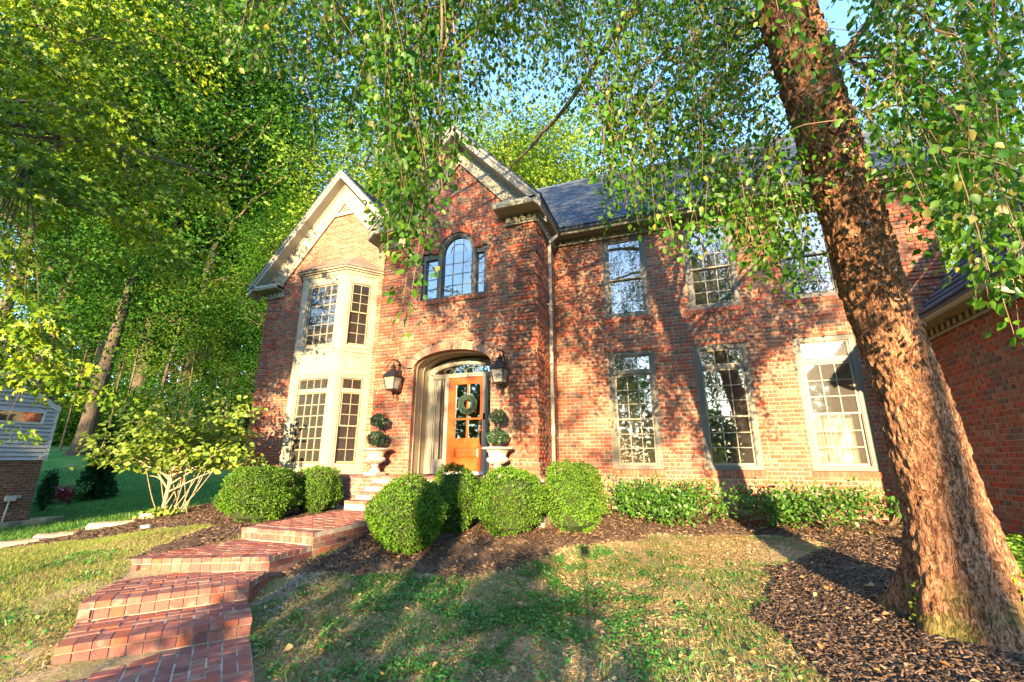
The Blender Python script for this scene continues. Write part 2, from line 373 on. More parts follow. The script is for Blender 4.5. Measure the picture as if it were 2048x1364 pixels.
M['grass'] = leaf_mat('grass_blade', [(.05,.19,.03), (.09,.25,.035), (.17,.28,.05), (.07,.22,.03)], 0.3, 0.04)
M['sungrass'] = leaf_mat('sunlit_lawn_blade', [(.12,.21,.025), (.20,.28,.045), (.27,.31,.07), (.15,.24,.03)], 0.3, 0.04)  # lit copy of grass; sunlight on the left lawn put into the colour
M['thatch'] = leaf_mat('dead_thatch', [(.40,.30,.16), (.50,.40,.24), (.26,.18,.09), (.33,.24,.12), (.18,.12,.06)], 0.1, 0.02)
M['straw'] = leaf_mat('dry_grass_blade', [(.36,.27,.12), (.44,.34,.17), (.28,.22,.09), (.30,.28,.09)], 0.3, 0.03, (1.1, 1, .7))
M['clover'] = leaf_mat('clover_leaf', [(.04,.17,.03), (.06,.22,.035), (.10,.26,.035), (.03,.13,.035)], 0.3, 0.05)
M['chip'] = surf('mulch_chip', [(.10,.063,.042), (.18,.12,.08), (.05,.033,.023), (.28,.195,.14)], 0.95, 0.3, 30, spec=0.1)
M['gravel'] = surf('grey_gravel', [(.26,.21,.15), (.36,.30,.22), (.15,.12,.085)], 0.95, 0.2, 30, spec=0.1)
M['fallen'] = leaf_mat('fallen_leaf', [(.50,.30,.12), (.58,.40,.17), (.40,.18,.06), (.52,.33,.16)], 0.2, 0.03, (1.1, .9, .6))
M['bark'] = surf('grey_bark', [(.09,.07,.05), (.14,.11,.08)], 0.95, 0.5, 8, 0.8, 25, 0.1, island=False, stretch=(3, 3, .6))
M['twig'] = surf('twig_bark', [(.13,.085,.055), (.20,.14,.09)], 0.9, 0.3, 10, island=False)
M['palebark'] = surf('pale_dogwood_bark', [(.42,.30,.19), (.50,.37,.24)], 0.9, 0.3, 10, island=False)
M['flake'] = surf('peeling_bark_flake', [(.28,.13,.07), (.38,.22,.13), (.20,.085,.045), (.42,.31,.22), (.12,.06,.035), (.33,.14,.06)], 0.85, 0.3, 30, spec=0.15)
M['moss'] = surf('moss', [(.10,.15,.02), (.16,.19,.025)], 0.95, 0.5, 20, 0.8, 90, 0.05, island=False)

def bark_birch():
    m, N, L = new_mat('river_birch_bark')
    p = N.new('ShaderNodeBsdfPrincipled'); o = N.new('ShaderNodeOutputMaterial'); L.new(p.outputs[0], o.inputs[0])
    p.inputs['Roughness'].default_value = 0.9; p.inputs['Specular IOR Level'].default_value = 0.12
    pos = N.new('ShaderNodeNewGeometry').outputs['Position']
    def st(s):
        v = N.new('ShaderNodeVectorMath'); v.operation = 'MULTIPLY'; v.inputs[1].default_value = s; L.new(pos, v.inputs[0])
        nn = N.new('ShaderNodeTexNoise'); nn.inputs['Scale'].default_value = 7.0; nn.inputs['Detail'].default_value = 3; L.new(v.outputs[0], nn.inputs['Vector'])
        w = N.new('ShaderNodeVectorMath'); w.operation = 'MULTIPLY_ADD'; w.inputs[1].default_value = (.5, .5, .5); L.new(nn.outputs['Color'], w.inputs[0]); L.new(v.outputs[0], w.inputs[2])
        return w.outputs[0]
    v1 = N.new('ShaderNodeTexNoise'); v1.inputs['Scale'].default_value = 25.0; v1.inputs['Detail'].default_value = 5; v1.inputs['Roughness'].default_value = .55; v1.inputs['Distortion'].default_value = .7; L.new(st((1, 1, .30)), v1.inputs['Vector'])
    v2 = N.new('ShaderNodeTexVoronoi'); v2.inputs['Scale'].default_value = 30.0; L.new(st((1.3, 1.3, .9)), v2.inputs['Vector'])
    n1 = noise_node(N, L, 22, 6, (1, 1, .5), 0.65)
    base = ramp_node(N, [(0, (.09,.045,.028)), (.3, (.22,.10,.055)), (.5, (.32,.155,.08)), (.72, (.40,.225,.13)), (1, (.46,.32,.22))])
    hn = N.new('ShaderNodeSeparateColor'); L.new(v2.outputs['Color'], hn.inputs[0])
    ml = N.new('ShaderNodeMath'); ml.operation = 'MULTIPLY_ADD'; ml.inputs[1].default_value = 0.45; L.new(hn.outputs[0], ml.inputs[0]); L.new(mapr(N, L, n1.outputs[0], .25, .8, 0, .6), ml.inputs[2])
    L.new(ml.outputs[0], base.inputs[0])
    groove = mapr(N, L, v1.outputs[0], 0.39, 0.46, 0.7, 0.0)
    c = mixc(N, L, groove, base.outputs[0], (.055, .03, .02))
    sep = N.new('ShaderNodeSeparateXYZ'); L.new(pos, sep.inputs[0])
    gm = N.new('ShaderNodeMath'); gm.operation = 'MULTIPLY'
    L.new(mapr(N, L, sep.outputs[2], -0.75, -1.3, 0, 1), gm.inputs[0]); L.new(mapr(N, L, noise_node(N, L, 4, 5).outputs[0], .47, .6, 0, .8), gm.inputs[1])
    c = mixc(N, L, gm.outputs[0], c, (.10, .13, .03))
    L.new(c, p.inputs['Base Color'])
    hs = N.new('ShaderNodeMath'); hs.operation = 'ADD'; L.new(mapr(N, L, v1.outputs[0], .36, .5, 0, 1.2), hs.inputs[0]); L.new(n1.outputs[0], hs.inputs[1])
    b = N.new('ShaderNodeBump'); b.inputs['Strength'].default_value = 0.9; b.inputs['Distance'].default_value = 0.02; L.new(hs.outputs[0], b.inputs['Height']); L.new(b.outputs[0], p.inputs['Normal'])
    return m
M['birchbark'] = bark_birch()

def ground_mat(name, cols, big, bump=0.5, bscale=60):
    m, N, L = new_mat(name)
    p = N.new('ShaderNodeBsdfPrincipled'); o = N.new('ShaderNodeOutputMaterial'); L.new(p.outputs[0], o.inputs[0])
    p.inputs['Roughness'].default_value = 0.95; p.inputs['Specular IOR Level'].default_value = 0.1
    r1 = ramp_node(N, cols); L.new(mapr(N, L, noise_node(N, L, big, 6, None, 0.62).outputs[0], .3, .72, 0, 1), r1.inputs[0])
    n2 = noise_node(N, L, 38, 5, None, 0.7)
    g = N.new('ShaderNodeCombineColor'); v = mapr(N, L, n2.outputs[0], .3, .7, .45, 1.45)
    for i in range(3): L.new(v, g.inputs[i])
    L.new(mixc(N, L, 1.0, r1.outputs[0], g.outputs[0], 'MULTIPLY'), p.inputs['Base Color'])
    b = N.new('ShaderNodeBump'); b.inputs['Strength'].default_value = bump; b.inputs['Distance'].default_value = 0.02
    L.new(noise_node(N, L, bscale, 5, None, .7).outputs[0], b.inputs['Height']); L.new(b.outputs[0], p.inputs['Normal'])
    return m
M['lawn'] = ground_mat('worn_lawn_soil', [(0, (.30,.21,.125)), (.4, (.38,.28,.16)), (.6, (.26,.22,.10)), (.8, (.18,.19,.06)), (1, (.42,.36,.27))], 1.3)
M['farlawn'] = ground_mat('green_lawn', [(0, (.04,.15,.04)), (.35, (.06,.20,.045)), (.6, (.11,.23,.055)), (.8, (.19,.24,.08)), (1, (.34,.26,.15))], 0.35, 0.6, 30)
M['mulch'] = ground_mat('mulch_ground', [(0, (.09,.058,.04)), (.5, (.15,.098,.068)), (1, (.06,.04,.03))], 3.0, 0.8, 70)
# ------------------------------------------------------------------ terrain
CP = np.array([
 (0,0,-1.78),(0,2,-1.64),(2,2,-1.56),(-2,2,-1.66),(-3,-3,-2.1),(3,-3,-1.95),(0,-8,-2.3),(-8,-6,-2.4),(8,-6,-2.1),
 (-3.75,3.4,-1.57),(-2.9,2.6,-1.62),(-4.3,3.8,-1.47),(-4.5,4.4,-1.37),(-4.6,5.2,-1.22),(-4.7,6.4,-1.09),
 (-2.6,5.5,-1.42),(-2,6.3,-1.36),(-1.57,7.5,-1.25),(0,8.3,-1.22),(1.3,8.4,-1.18),(2.2,8.3,-1.15),
 (-2.5,9.9,-1.0),(0,9.9,-1.02),(3.3,9.9,-1.03),(4,8,-1.05),(-2.6,7.0,-1.1),(-3.6,5.9,-1.22),
 (2.0,5.0,-1.23),(1.1,7,-1.32),(.64,5.7,-1.4),(.55,4.8,-1.45),(.74,4.1,-1.5),(4,3,-1.35),(6,2,-1.35),(4,5.5,-1.1),
 (-4.65,2.33,-1.52),(-5.2,2.75,-1.38),(-6.0,3.6,-1.2),(-6.1,5,-1.08),(-6.15,7,-.98),(-7,9,-.98),(-12.4,10,-1.25),(-9,9,-1.05),
 (-6.93,4.7,-1.17),(-6.5,3.94,-1.2),(-9.3,5.8,-1.28),(-9.75,5.3,-1.38),(-10.9,4.9,-1.5),(-11.4,4.7,-1.56),
 (-12.0,7.5,-1.36),(-11.8,6.6,-1.43),(-11.7,5.6,-1.52),(-12.0,9.3,-1.15),(-13.5,6.5,-1.62),(-9,3,-1.45),(-8,1,-1.65),(-10,0,-1.9),
 (-18,7.9,-1.85),(-18,2,-1.95),(-15,9,-1.55),(-16,12,-1.7),(-25,13,-1.75),(-28.5,14,-.75),(-33,16,.3),(-38,19,.8),(-50,25,2),
 (-24,20,-.6),(-15,25,-.4),(0,30,0),(30,30,1),(15,12,-1),(-60,0,-1),(60,0,-2),(0,-60,-4),(0,80,6),(-70,70,6),(80,80,4),(-80,-80,-4),(80,-80,-4)], float)
def _fit():
    n = len(CP); D = np.linalg.norm(CP[:, None, :2]-CP[None, :, :2], axis=2)
    A = np.zeros((n+3, n+3)); A[:n, :n] = D+np.eye(n)*-0.02; A[:n, n] = 1; A[:n, n+1:] = CP[:, :2]; A[n:, :n] = A[:n, n:].T
    return np.linalg.solve(A, np.concatenate([CP[:, 2], np.zeros(3)]))
_W = _fit()
def gz(x, y):
    x = np.asarray(x, float); y = np.asarray(y, float); sh = x.shape
    x = x.ravel(); y = y.ravel(); out = np.empty(len(x))
    for i in range(0, len(x), 40000):
        P = np.stack([x[i:i+40000], y[i:i+40000]], 1)
        D = np.linalg.norm(P[:, None]-CP[None, :, :2], axis=2)
        out[i:i+40000] = D@_W[:len(CP)]+_W[-3]+P@_W[-2:]
    return out.reshape(sh)
def g1(x, y): return float(gz(np.array([x]), np.array([y]))[0])

BED_R = [(-4.62,4.45),(-3.6,5.0),(-2.6,5.5),(-2.0,6.25),(-1.5,7.4),(-.6,8.15),(.3,8.42),(1.25,8.45),(1.75,8.35),(1.8,7.9),(1.35,7.4),(1.0,6.8),(.66,5.8),(.52,4.9),(.70,4.15),(1.15,3.3),(2.0,2.4),(4,1.9),(7,1.9),(7,9.9),(-2.6,9.9),(-2.6,7.6),(-4.7,7.6)]
BED_L = [(-6.05,5.0),(-5.95,3.6),(-6.45,3.9),(-6.8,4.35),(-7.0,4.75),(-7.6,5.75),(-8.1,6.0),(-9.3,5.8),(-9.75,5.28),(-10.9,4.87),(-11.4,4.68),(-12.5,4.2),(-12.6,5.0),(-12.0,5.6),(-12.2,6.5),(-12.4,7.5),(-12.8,8.6),(-12.3,9.4),(-12.35,10.0),(-7.5,10.0),(-7.5,7.6),(-6.1,7.6)]
DIRT = [(-15.5,9.3),(-13.2,8.4),(-12.9,9.3),(-13.1,10.2),(-15,10.6)]
SAND = [(.9,8.3),(1.8,8.3),(1.85,7.8),(1.3,7.4),(.6,7.6)]
WALK = [(-2.9,2.85),(-3.82,3.42),(-4.33,3.785),(-4.59,4.24),(-4.655,4.94),(-4.5,7.6),(-5.84,7.6),(-5.97,4.955),(-5.92,3.58),(-5.12,2.74),(-4.62,2.375),(-3.4,.7),(-1.8,1.2)]

def ground_hit(px, py, d0=4.0, d1=90.0):
    r = ray(px, py); D = np.linspace(d0, d1, 1200); P = r[None]*D[:, None]; dz = P[:, 2]-gz(P[:, 0], P[:, 1]); k = int(np.argmax(dz < 0)) if (dz < 0).any() else int(np.abs(dz).argmin())
    return P[k], D[k]
def build_ground():
    st = 0.05
    xs = np.arange(-17, 7.5, st); ys = np.arange(-1.5, 12.0, st)
    X, Y = np.meshgrid(xs, ys); Z = gz(X, Y)
    cx = (X[:-1, :-1]+st/2).ravel(); cy = (Y[:-1, :-1]+st/2).ravel()
    bedv = in_bed(X, Y, BED_R) | in_bed(X, Y, BED_L)
    Z = Z + bedv*0.025 + (vnoise(X, Y, 5, 1)-.5)*np.where(bedv, 0.045, 0.02) + (vnoise(X, Y, 1.3, 2)-.5)*0.03
    V = np.stack([X.ravel(), Y.ravel(), Z.ravel()], 1)
    nx = len(xs); i, j = np.meshgrid(np.arange(len(ys)-1), np.arange(nx-1), indexing='ij')
    a = (i*nx+j).ravel(); Fq = np.stack([a, a+1, a+1+nx, a+nx], 1)
    bed = in_bed(cx, cy, BED_R) | in_bed(cx, cy, BED_L)
    far = (cx < -12.3) & ~bed
    for nm, msk, mt in (('mulch_bed', bed, 'mulch'), ('front_lawn', ~bed & ~far, 'lawn'), ('side_lawn', far, 'farlawn')):
        Fm = Fq[msk]; u, inv = np.unique(Fm, return_inverse=True)
        np_mesh(nm, V[u], inv.reshape(Fm.shape), M[mt], smooth=True, kind='structure')
    # far sheet to the horizon, with a hole under the near ground
    xs2 = np.concatenate([np.arange(-400, -80, 20), np.arange(-80, -17.2, 1.6), np.arange(-16.4, 7.2, 1.5), np.arange(7.4, 80, 2), np.arange(80, 401, 20)])
    ys2 = np.concatenate([np.arange(-400, -60, 20), np.arange(-60, -1.5, 1.6), np.arange(-.9, 11.5, 1.5), np.arange(11.6, 80, 1.6), np.arange(80, 401, 20)])
    X, Y = np.meshgrid(xs2, ys2)
    R = np.sqrt(X*X+Y*Y); Z = gz(np.clip(X, -90, 90), np.clip(Y, -90, 90))-0.03
    V = np.stack([X.ravel(), Y.ravel(), Z.ravel()], 1); nx = len(xs2)
    i, j = np.meshgrid(np.arange(len(ys2)-1), np.arange(nx-1), indexing='ij'); a = (i*nx+j).ravel()
    Fq = np.stack([a, a+1, a+1+nx, a+nx], 1); c = V[Fq].mean(1); lo = V[Fq].min(1); hi = V[Fq].max(1)
    hole = (lo[:, 0] > -16.6) & (hi[:, 0] < 7.2) & (lo[:, 1] > -1.2) & (hi[:, 1] < 11.4)
    Fm = Fq[~hole]; u, inv = np.unique(Fm, return_inverse=True)
    np_mesh('lawn', V[u], inv.reshape(Fm.shape), M['farlawn'], smooth=True, kind='structure')
build_ground()

# ------------------------------------------------------------------ brick collector (near bricks become objects, the rest one mesh per wall)
BRICK_CACHE = {}
class BrickField:
    """collects bricks: frame (origin, angle), u, z, w, h, proud"""
    def __init__(s, parent, mat, name='brick'): s.items = []; s.parent = parent; s.mat = mat; s.name = name
    def add(s, p, ang, w, h, d=0.035): s.items.append((p, ang, w, h, d))
def brick_local(w, h, d):      # front face at y=0, thickness d backwards (+y), centred in x and z
    b = MB(); x, z = w/2, h/2; c = 0.004
    v = [(-x+c,0,-z+c),(x-c,0,-z+c),(x-c,0,z-c),(-x+c,0,z-c),(-x,c,-z),(x,c,-z),(x,c,z),(-x,c,z),(-x,d,-z),(x,d,-z),(x,d,z),(-x,d,z)]
    f = [(0,1,2,3)]
    for k in range(4):
        q = (k+1) % 4; f += [(4+k,4+q,q,k),(8+k,8+q,4+q,4+k)]
    b.v = v; b.f = f; return b
def vis_key(p):
    x, y, d = to_px(p)
    if d < .3 or x < -20 or x > 2068 or y < -20 or y > 1384: return 1e9
    return d
def flush_bricks(fields, limit=300, bias=None):
    allb = [(vis_key(it[0])+(bias(it[0]) if bias else 0), k, i) for k, f in enumerate(fields) for i, it in enumerate(f.items)]
    allb.sort(); near = {(k, i) for d, k, i in allb[:limit] if d < 1e8}
    for k, f in enumerate(fields):
        V = []; Fc = []; n0 = 0
        for i, (p, ang, w, h, d) in enumerate(f.items):
            key = (round(w, 2), round(h, 3), d, f.mat.name)
            if (k, i) in near:
                if key not in BRICK_CACHE: BRICK_CACHE[key] = brick_local(key[0]-.002, key[1], d).mesh(f.name, f.mat)
                o = bpy.data.objects.new(f.name, BRICK_CACHE[key]); o.location = p
                o.rotation_euler = (rng.uniform(-.008, .008), rng.uniform(-.006, .006), ang+rng.uniform(-.008, .008))
                link(o, f.parent)
            else:
                lb = np.array(brick_local(w, h, d).v); c, s_ = math.cos(ang), math.sin(ang)
                lb[:, 1] += rng.uniform(-.0015, .0015)
                W = np.stack([p[0]+c*lb[:, 0]-s_*lb[:, 1], p[1]+s_*lb[:, 0]+c*lb[:, 1], p[2]+lb[:, 2]], 1)
                V.append(W); Fc.append(np.array(BF)+n0); n0 += len(lb)
        if V: np_mesh(f.name+'_field', np.concatenate(V), np.concatenate(Fc), f.mat, f.parent, kind='stuff')
BF = brick_local(.2, .06, .03).f

CH = 0.0775; BP = 0.2032
def brick_wall(field, O, ang, zc0, zc1, span, back, proud=None, base=-1.6):
    """O=(x,y) wall origin, u along angle ang; outward normal is (sin,-cos); span(z)->[(a,b)] ; back: MB for mortar"""
    c, s = math.cos(ang), math.sin(ang); nx, ny = s, -c
    k0 = math.floor((zc0-base)/CH); k1 = math.ceil((zc1-base)/CH)
    P = lambda u, z, o: (O[0]+c*u+nx*o, O[1]+s*u+ny*o, z)
    for k in range(k0, k1):
        z = base+(k+.5)*CH
        for (a, b) in span(z):
            if b-a < .03: continue
            zb, zt = z-CH/2, z+CH/2
            back.quad(P(a, zb, -.009), P(b, zb, -.009), P(b, zt, -.009), P(a, zt, -.009))
            st = math.floor(a/BP)*BP + (BP/2 if k % 2 else 0) - BP
            edges = [a]
            u = st
            while u < b:
                if u > a+.05 and u < b-.05: edges.append(u)
                u += BP
            edges.append(b)
            for e0, e1 in zip(edges[:-1], edges[1:]):
                w = e1-e0-.011
                if w < .02: continue
                um = (e0+e1)/2; pr = proud(um, z) if proud else 0
                field.add(P(um, z, pr), ang, w, CH-.0115, .035+max(pr, 0))

def minus(spans, a, b):
    out = []
    for x0, x1 in spans:
        if b <= x0 or a >= x1: out.append((x0, x1)); continue
        if a > x0: out.append((x0, a))
        if b < x1: out.append((b, x1))
    return out
def quoin(edges, pitch=CH*7, z0=-1.6):
    """edges: list of (u_edge, sign) -> proud function with alternating long and short blocks"""
    def f(u, z):
        k = int((z-z0)/CH); blk, r = divmod(k, 7)
        for e, sg in edges:
            d = (u-e)*sg
            ln = .60 if blk % 2 else .40
            if 0 <= d <= ln: return .028 if r != 6 else -.006
        return 0.0
    return f

# ------------------------------------------------------------------ brick walkway and steps
ZL = [-1.545, -1.39, -1.24, -1.09, -.935]
aL, aR = Vector((-4.62, 2.375)), Vector((-3.82, 3.42)); bL, bR = Vector((-5.12, 2.74)), Vector((-4.33, 3.785))
cL, cR = Vector((-5.92, 3.58)), Vector((-4.59, 4.235)); dL, dR = Vector((-5.97, 4.955)), Vector((-4.655, 4.94))
eL, eR = Vector((-5.82, 6.88)), Vector((-4.56, 6.88))
walk = thing('brick_walkway', (-4.5, 4.0, -1.5), 'curved red brick walkway climbing in four low steps to the porch', 'walkway', kind='structure')
WB = []    # (depth, poly2d, z0, z1)
def wbrick(poly, z0, z1): 
    if len(poly) >= 3 and area2(poly) > .0009: WB.append((poly, z0, z1))
def shrink(q, g=.0068):
    c = (sum(p[0] for p in q)/len(q), sum(p[1] for p in q)/len(q)); out = []
    for p in q:
        d = Vector((p[0]-c[0], p[1]-c[1])); L = d.length
        out.append((c[0]+d.x*(1-g*1.4/L), c[1]+d.y*(1-g*1.4/L)))
    return out
def fill(region, org, e1, e2, zf, bond='run', jog=0.0, th=.055, r0=0, r1=40, lu=1.9):
    """rows of bricks along e1, rows stacked along e2, clipped to the convex region (ccw)"""
    e1 = Vector(e1).normalized(); e2 = Vector(e2).normalized(); L_, W_ = .208, .106
    for r in range(r0, r1):
        u = -.6 + (L_/2 if (bond == 'run' and r % 2) else 0)
        while u < lu:
            parts = [(u, u+L_)]
            if bond == 'stack' and rng.random() < .33: parts = [(u, u+L_*.5), (u+L_*.5, u+L_)]
            for a, b in parts:
                q = [org+e1*a+e2*(r*W_), org+e1*b+e2*(r*W_), org+e1*b+e2*((r+1)*W_), org+e1*a+e2*((r+1)*W_)]
                q = [(p.x, p.y) for p in q]
                if sum(q[i][0]*q[(i+1) % 4][1]-q[(i+1) % 4][0]*q[i][1] for i in range(4)) < 0: q.reverse()
                q = clip_poly(q, region)
                if len(q) >= 3 and area2(q) > .0012:
                    cxy = (sum(p[0] for p in q)/len(q), sum(p[1] for p in q)/len(q)); z = zf(*cxy)+rng.uniform(-.004, .004)
                    wbrick(shrink(q), z-th, z)
            u += L_
def ccw(P):
    P = [(p[0], p[1]) for p in P]
    if sum(P[i][0]*P[(i+1) % len(P)][1]-P[(i+1) % len(P)][0]*P[i][1] for i in range(len(P))) < 0: P.reverse()
    return P
def riser(L, Rr, ztop, inward, n, over=.012):
    """nosing row of headers flush with the tread plus a rowlock row below; inward = unit 2D vector towards the uphill side"""
    e = (Rr-L); w = e.length/n; e = e.normalized()
    for i in range(n):
        p = L+e*(w*i); q = p+e*w
        z = ztop+rng.uniform(-.003, .003)
        wbrick(shrink(ccw([p-inward*over, q-inward*over, q+inward*.205, p+inward*.205]), .005), z-.054, z)
        z2 = ztop-.064
        wbrick(shrink(ccw([p, q, q+inward*.10, p+inward*.10]), .005), z2-.083, z2)
def side_courses(p, q, ztop_p, ztop_q, zbot, outward, mode='side'):
    e = q-p; L_ = e.length; e = e.normalized(); k = 0
    def seg(a, b, z, h):
        a2 = p+e*a; b2 = p+e*b
        wbrick(shrink(ccw([a2+outward*.004, b2+outward*.004, b2-outward*.09, a2-outward*.09]), .005), z-h, z)
    zt = lambda u: ztop_p+(ztop_q-ztop_p)*u/L_
    for k in range(1, 8):
        u = -.104 if k % 2 else 0.0
        while u < L_-.02:
            a, b = max(u, 0), min(u+.208, L_)
            z = zt((a+b)/2)-.064-(k-1)*.075
            if b-a > .03 and z > zbot: seg(a, b, z, .064)
            u += .208
perp = lambda v: Vector((-v.y, v.x))
e1A = (aR-aL).normalized(); nA = perp(e1A)            # uphill
if nA.dot(bL-aL) < 0: nA = -nA
e1B = (bR-bL).normalized(); nB = nA
e1C = (cR-cL).normalized(); nC = perp(e1C)
if nC.dot(dL-cL) < 0: nC = -nC
e1D = (dR-dL).normalized(); nD = Vector((0, 1))
zA = lambda z: (lambda x, y: z)
w0 = [aL-nA*3.2-e1A*.02, aR-nA*3.2-e1A*.02, aR, aL]
fill(ccw(w0), aL+e1A*.04, e1A, -nA, zA(ZL[0]), 'stack', lu=2.0)
fill(ccw([aL+nA*.21, aR+nA*.21, bR, bL]), aL+nA*.21, e1A, nA, zA(ZL[1]), 'run')
fill(ccw([bL+nA*.21, bR+nA*.21, cR, cL]), bL+nA*.21, e1B, nA, zA(ZL[2]), 'run')
fill(ccw([cL+nC*.21, cR+nC*.21, dR, dL]), dL, e1D, Vector((0, -1)), zA(ZL[3]), 'run')
fill(ccw([bR+nA*.205, bR-e1B*.004, cR]), bL+nA*.21, e1B, nA, zA(ZL[2]), 'run', r0=-3)
fill(ccw([cR+nC*.205, cR-e1C*.004, dR]), dL, e1D, Vector((0, -1)), zA(ZL[3]), 'run')
z4f = lambda x, y: ZL[4]+.055*max(0, (y-4.95))/1.93
fill(ccw([dL+nD*.21, dR+nD*.21, eR, eL]), dL+nD*.21+Vector((-.2, 0)), Vector((1, 0)), nD, z4f, 'run')
riser(aL, aR, ZL[1], nA, 12); riser(bL, bR, ZL[2], nB, 12); riser(cL, cR, ZL[3], nC, 14); riser(dL, dR, ZL[4], nD, 13)
outR = lambda p, q: -perp((q-p).normalized()) if (-perp((q-p).normalized())).x > 0 else perp((q-p).normalized())
side_courses(bR, cR, ZL[2], ZL[2], -1.62, outR(bR, cR)); side_courses(cR, dR, ZL[3], ZL[3], -1.55, Vector((1, 0)))
side_courses(dR, eR, ZL[4], -.88, -1.4, Vector((1, 0)))
side_courses(bR-e1B*.0, aR+nA*.62, ZL[1], ZL[1], -1.62, e1A)
for p, q, z in ((aL, bL, ZL[1]), (bL, cL, ZL[2]), (cL, dL, ZL[3]), (dL, eL, ZL[4])):
    o_ = perp((q-p).normalized()); o_ = o_ if o_.x < 0 else -o_
    side_courses(p, q, z, z, z-.2, o_)
bed = MB()
for reg, z in (([p for p in w0], ZL[0]), ([aL+nA*.012, aR+nA*.012, bR, bL], ZL[1]), ([bL+nA*.012, bR+nA*.012, cR, cL], ZL[2]), ([cL+nC*.012, cR+nC*.012, dR, dL], ZL[3]), ([dL+nD*.012, dR+nD*.012, eR, eL], ZL[4])):
    pts = ccw(reg); c = Vector((sum(p[0] for p in pts)/4, sum(p[1] for p in pts)/4))
    pts = [tuple(c+(Vector(p)-c)*(1-.006/(Vector(p)-c).length)) for p in pts]
    zt = [z-.007]*4
    if z == ZL[4]: zt = [z4f(*p)-.007 for p in pts]
    bed.hexa([(p[0], p[1], z-.75) for p in pts]+[(p[0], p[1], t) for p, t in zip(pts, zt)])
bed.build('mortar_bed', M['path_mortar'], walk)
def flush_prisms(items, parent, mat, limit=300, name='brick'):
    key = [vis_key((p[0][0], p[0][1], z1)) for p, z0, z1 in items]
    order = sorted(range(len(items)), key=lambda i: key[i]); near = set(i for i in order[:limit] if key[i] < 1e8)
    rest = MB()
    for i, (p, z0, z1) in enumerate(items):
        b = MB() if i in near else rest
        n = len(b.v); k = len(p); c = (sum(q[0] for q in p)/k, sum(q[1] for q in p)/k); bv = .004
        tx, ty = rng.uniform(-.012, .012), rng.uniform(-.012, .012)
        ins = [(c[0]+(q[0]-c[0])*.96, c[1]+(q[1]-c[1])*.96) for q in p]
        tz = lambda q: tx*(q[0]-c[0])+ty*(q[1]-c[1])
        b.v += [(q[0], q[1], z0) for q in p]+[(q[0], q[1], z1-bv+tz(q)) for q in p]+[(q[0], q[1], z1+tz(q)) for q in ins]
        for j in range(k):
            m = (j+1) % k; b.f += [(n+j, n+m, n+k+m, n+k+j), (n+k+j, n+k+m, n+2*k+m, n+2*k+j)]
        b.f.append(tuple(n+2*k+j for j in range(k)))
        if i in near: b.build(name, mat, parent)
    if rest.v:
        o = rest.build(name+'_field', mat, parent); o['kind'] = 'stuff'
flush_prisms(WB, walk, M['paver'])

# ------------------------------------------------------------------ porch
PZ = -.32; PY = 7.62
porch = thing('brick_porch', (-4.6, 8.0, -1.0), 'raised red brick porch with brick steps below the front door', 'porch', kind='structure')
WB = []
px0, px1 = -7.75, -2.3
n = int((px1-px0)/.106)
for i in range(n):
    a = px0+i*.106
    wbrick(shrink(ccw([(a, PY-.012), (a+.106, PY-.012), (a+.106, PY+.2), (a, PY+.2)])), PZ-.056, PZ+rng.uniform(-.002, .002))
reg = ccw([(px0, PY+.205), (px1, PY+.205), (px1, 8.33), (px0, 8.33)])
fill(reg, Vector((px0, PY+.205)), Vector((1, 0)), Vector((0, 1)), lambda x, y: PZ, 'run', r1=8, lu=5.6)
fill(ccw([(-5.5, 8.36), (-3.68, 8.36), (-3.68, 9.0), (-5.5, 9.0)]), Vector((-5.5, 8.36)), Vector((1, 0)), Vector((0, 1)), lambda x, y: PZ+.0, 'run', r1=8, lu=2.2)
side_courses(Vector((px0, PY)), Vector((-5.84, PY)), PZ, PZ, -1.25, Vector((0, -1))); side_courses(Vector((-4.36, PY)), Vector((px1, PY)), PZ, PZ, -1.25, Vector((0, -1)))
side_courses(Vector((px0, 8.33)), Vector((px0, PY)), PZ, PZ, -1.25, Vector((-1, 0)))
steps = [(6.86, -.725), (7.13, -.59), (7.38, -.455)]
for y0, zt in steps:
    for i in range(14):
        a = -5.84+i*.106
        wbrick(shrink(ccw([(a, y0-.01), (a+.106, y0-.01), (a+.106, y0+.205), (a, y0+.205)])), zt-.054, zt+rng.uniform(-.002, .002))
        wbrick(shrink(ccw([(a, y0), (a+.106, y0), (a+.106, y0+.09), (a, y0+.09)])), zt-.054-.09, zt-.062)
    fill(ccw([(-5.84, y0+.21), (-4.36, y0+.21), (-4.36, y0+.34), (-5.84, y0+.34)]), Vector((-5.84, y0+.21)), Vector((1, 0)), Vector((0, 1)), zA(zt), 'run', r1=2, lu=2.1)
for i in range(14):
    a = -5.84+i*.106
    wbrick(shrink(ccw([(a, PY), (a+.106, PY), (a+.106, PY+.09), (a, PY+.09)])), PZ-.15, PZ-.062)
pb = MB(); pb.box(px0+.006, px1-.006, PY+.006, 8.34, -1.4, PZ-.007); pb.box(-5.5, -3.68, 8.34, 9.06, -1.4, PZ-.007)
for (y0, zt), y1 in zip(steps, (7.13, 7.38, PY)): pb.box(-5.834, -4.37, y0+.006, y1+.006, -1.4, zt-.007)
pb.build('mortar_bed', M['path_mortar'], porch)
flush_prisms(WB, porch, M['paver'])
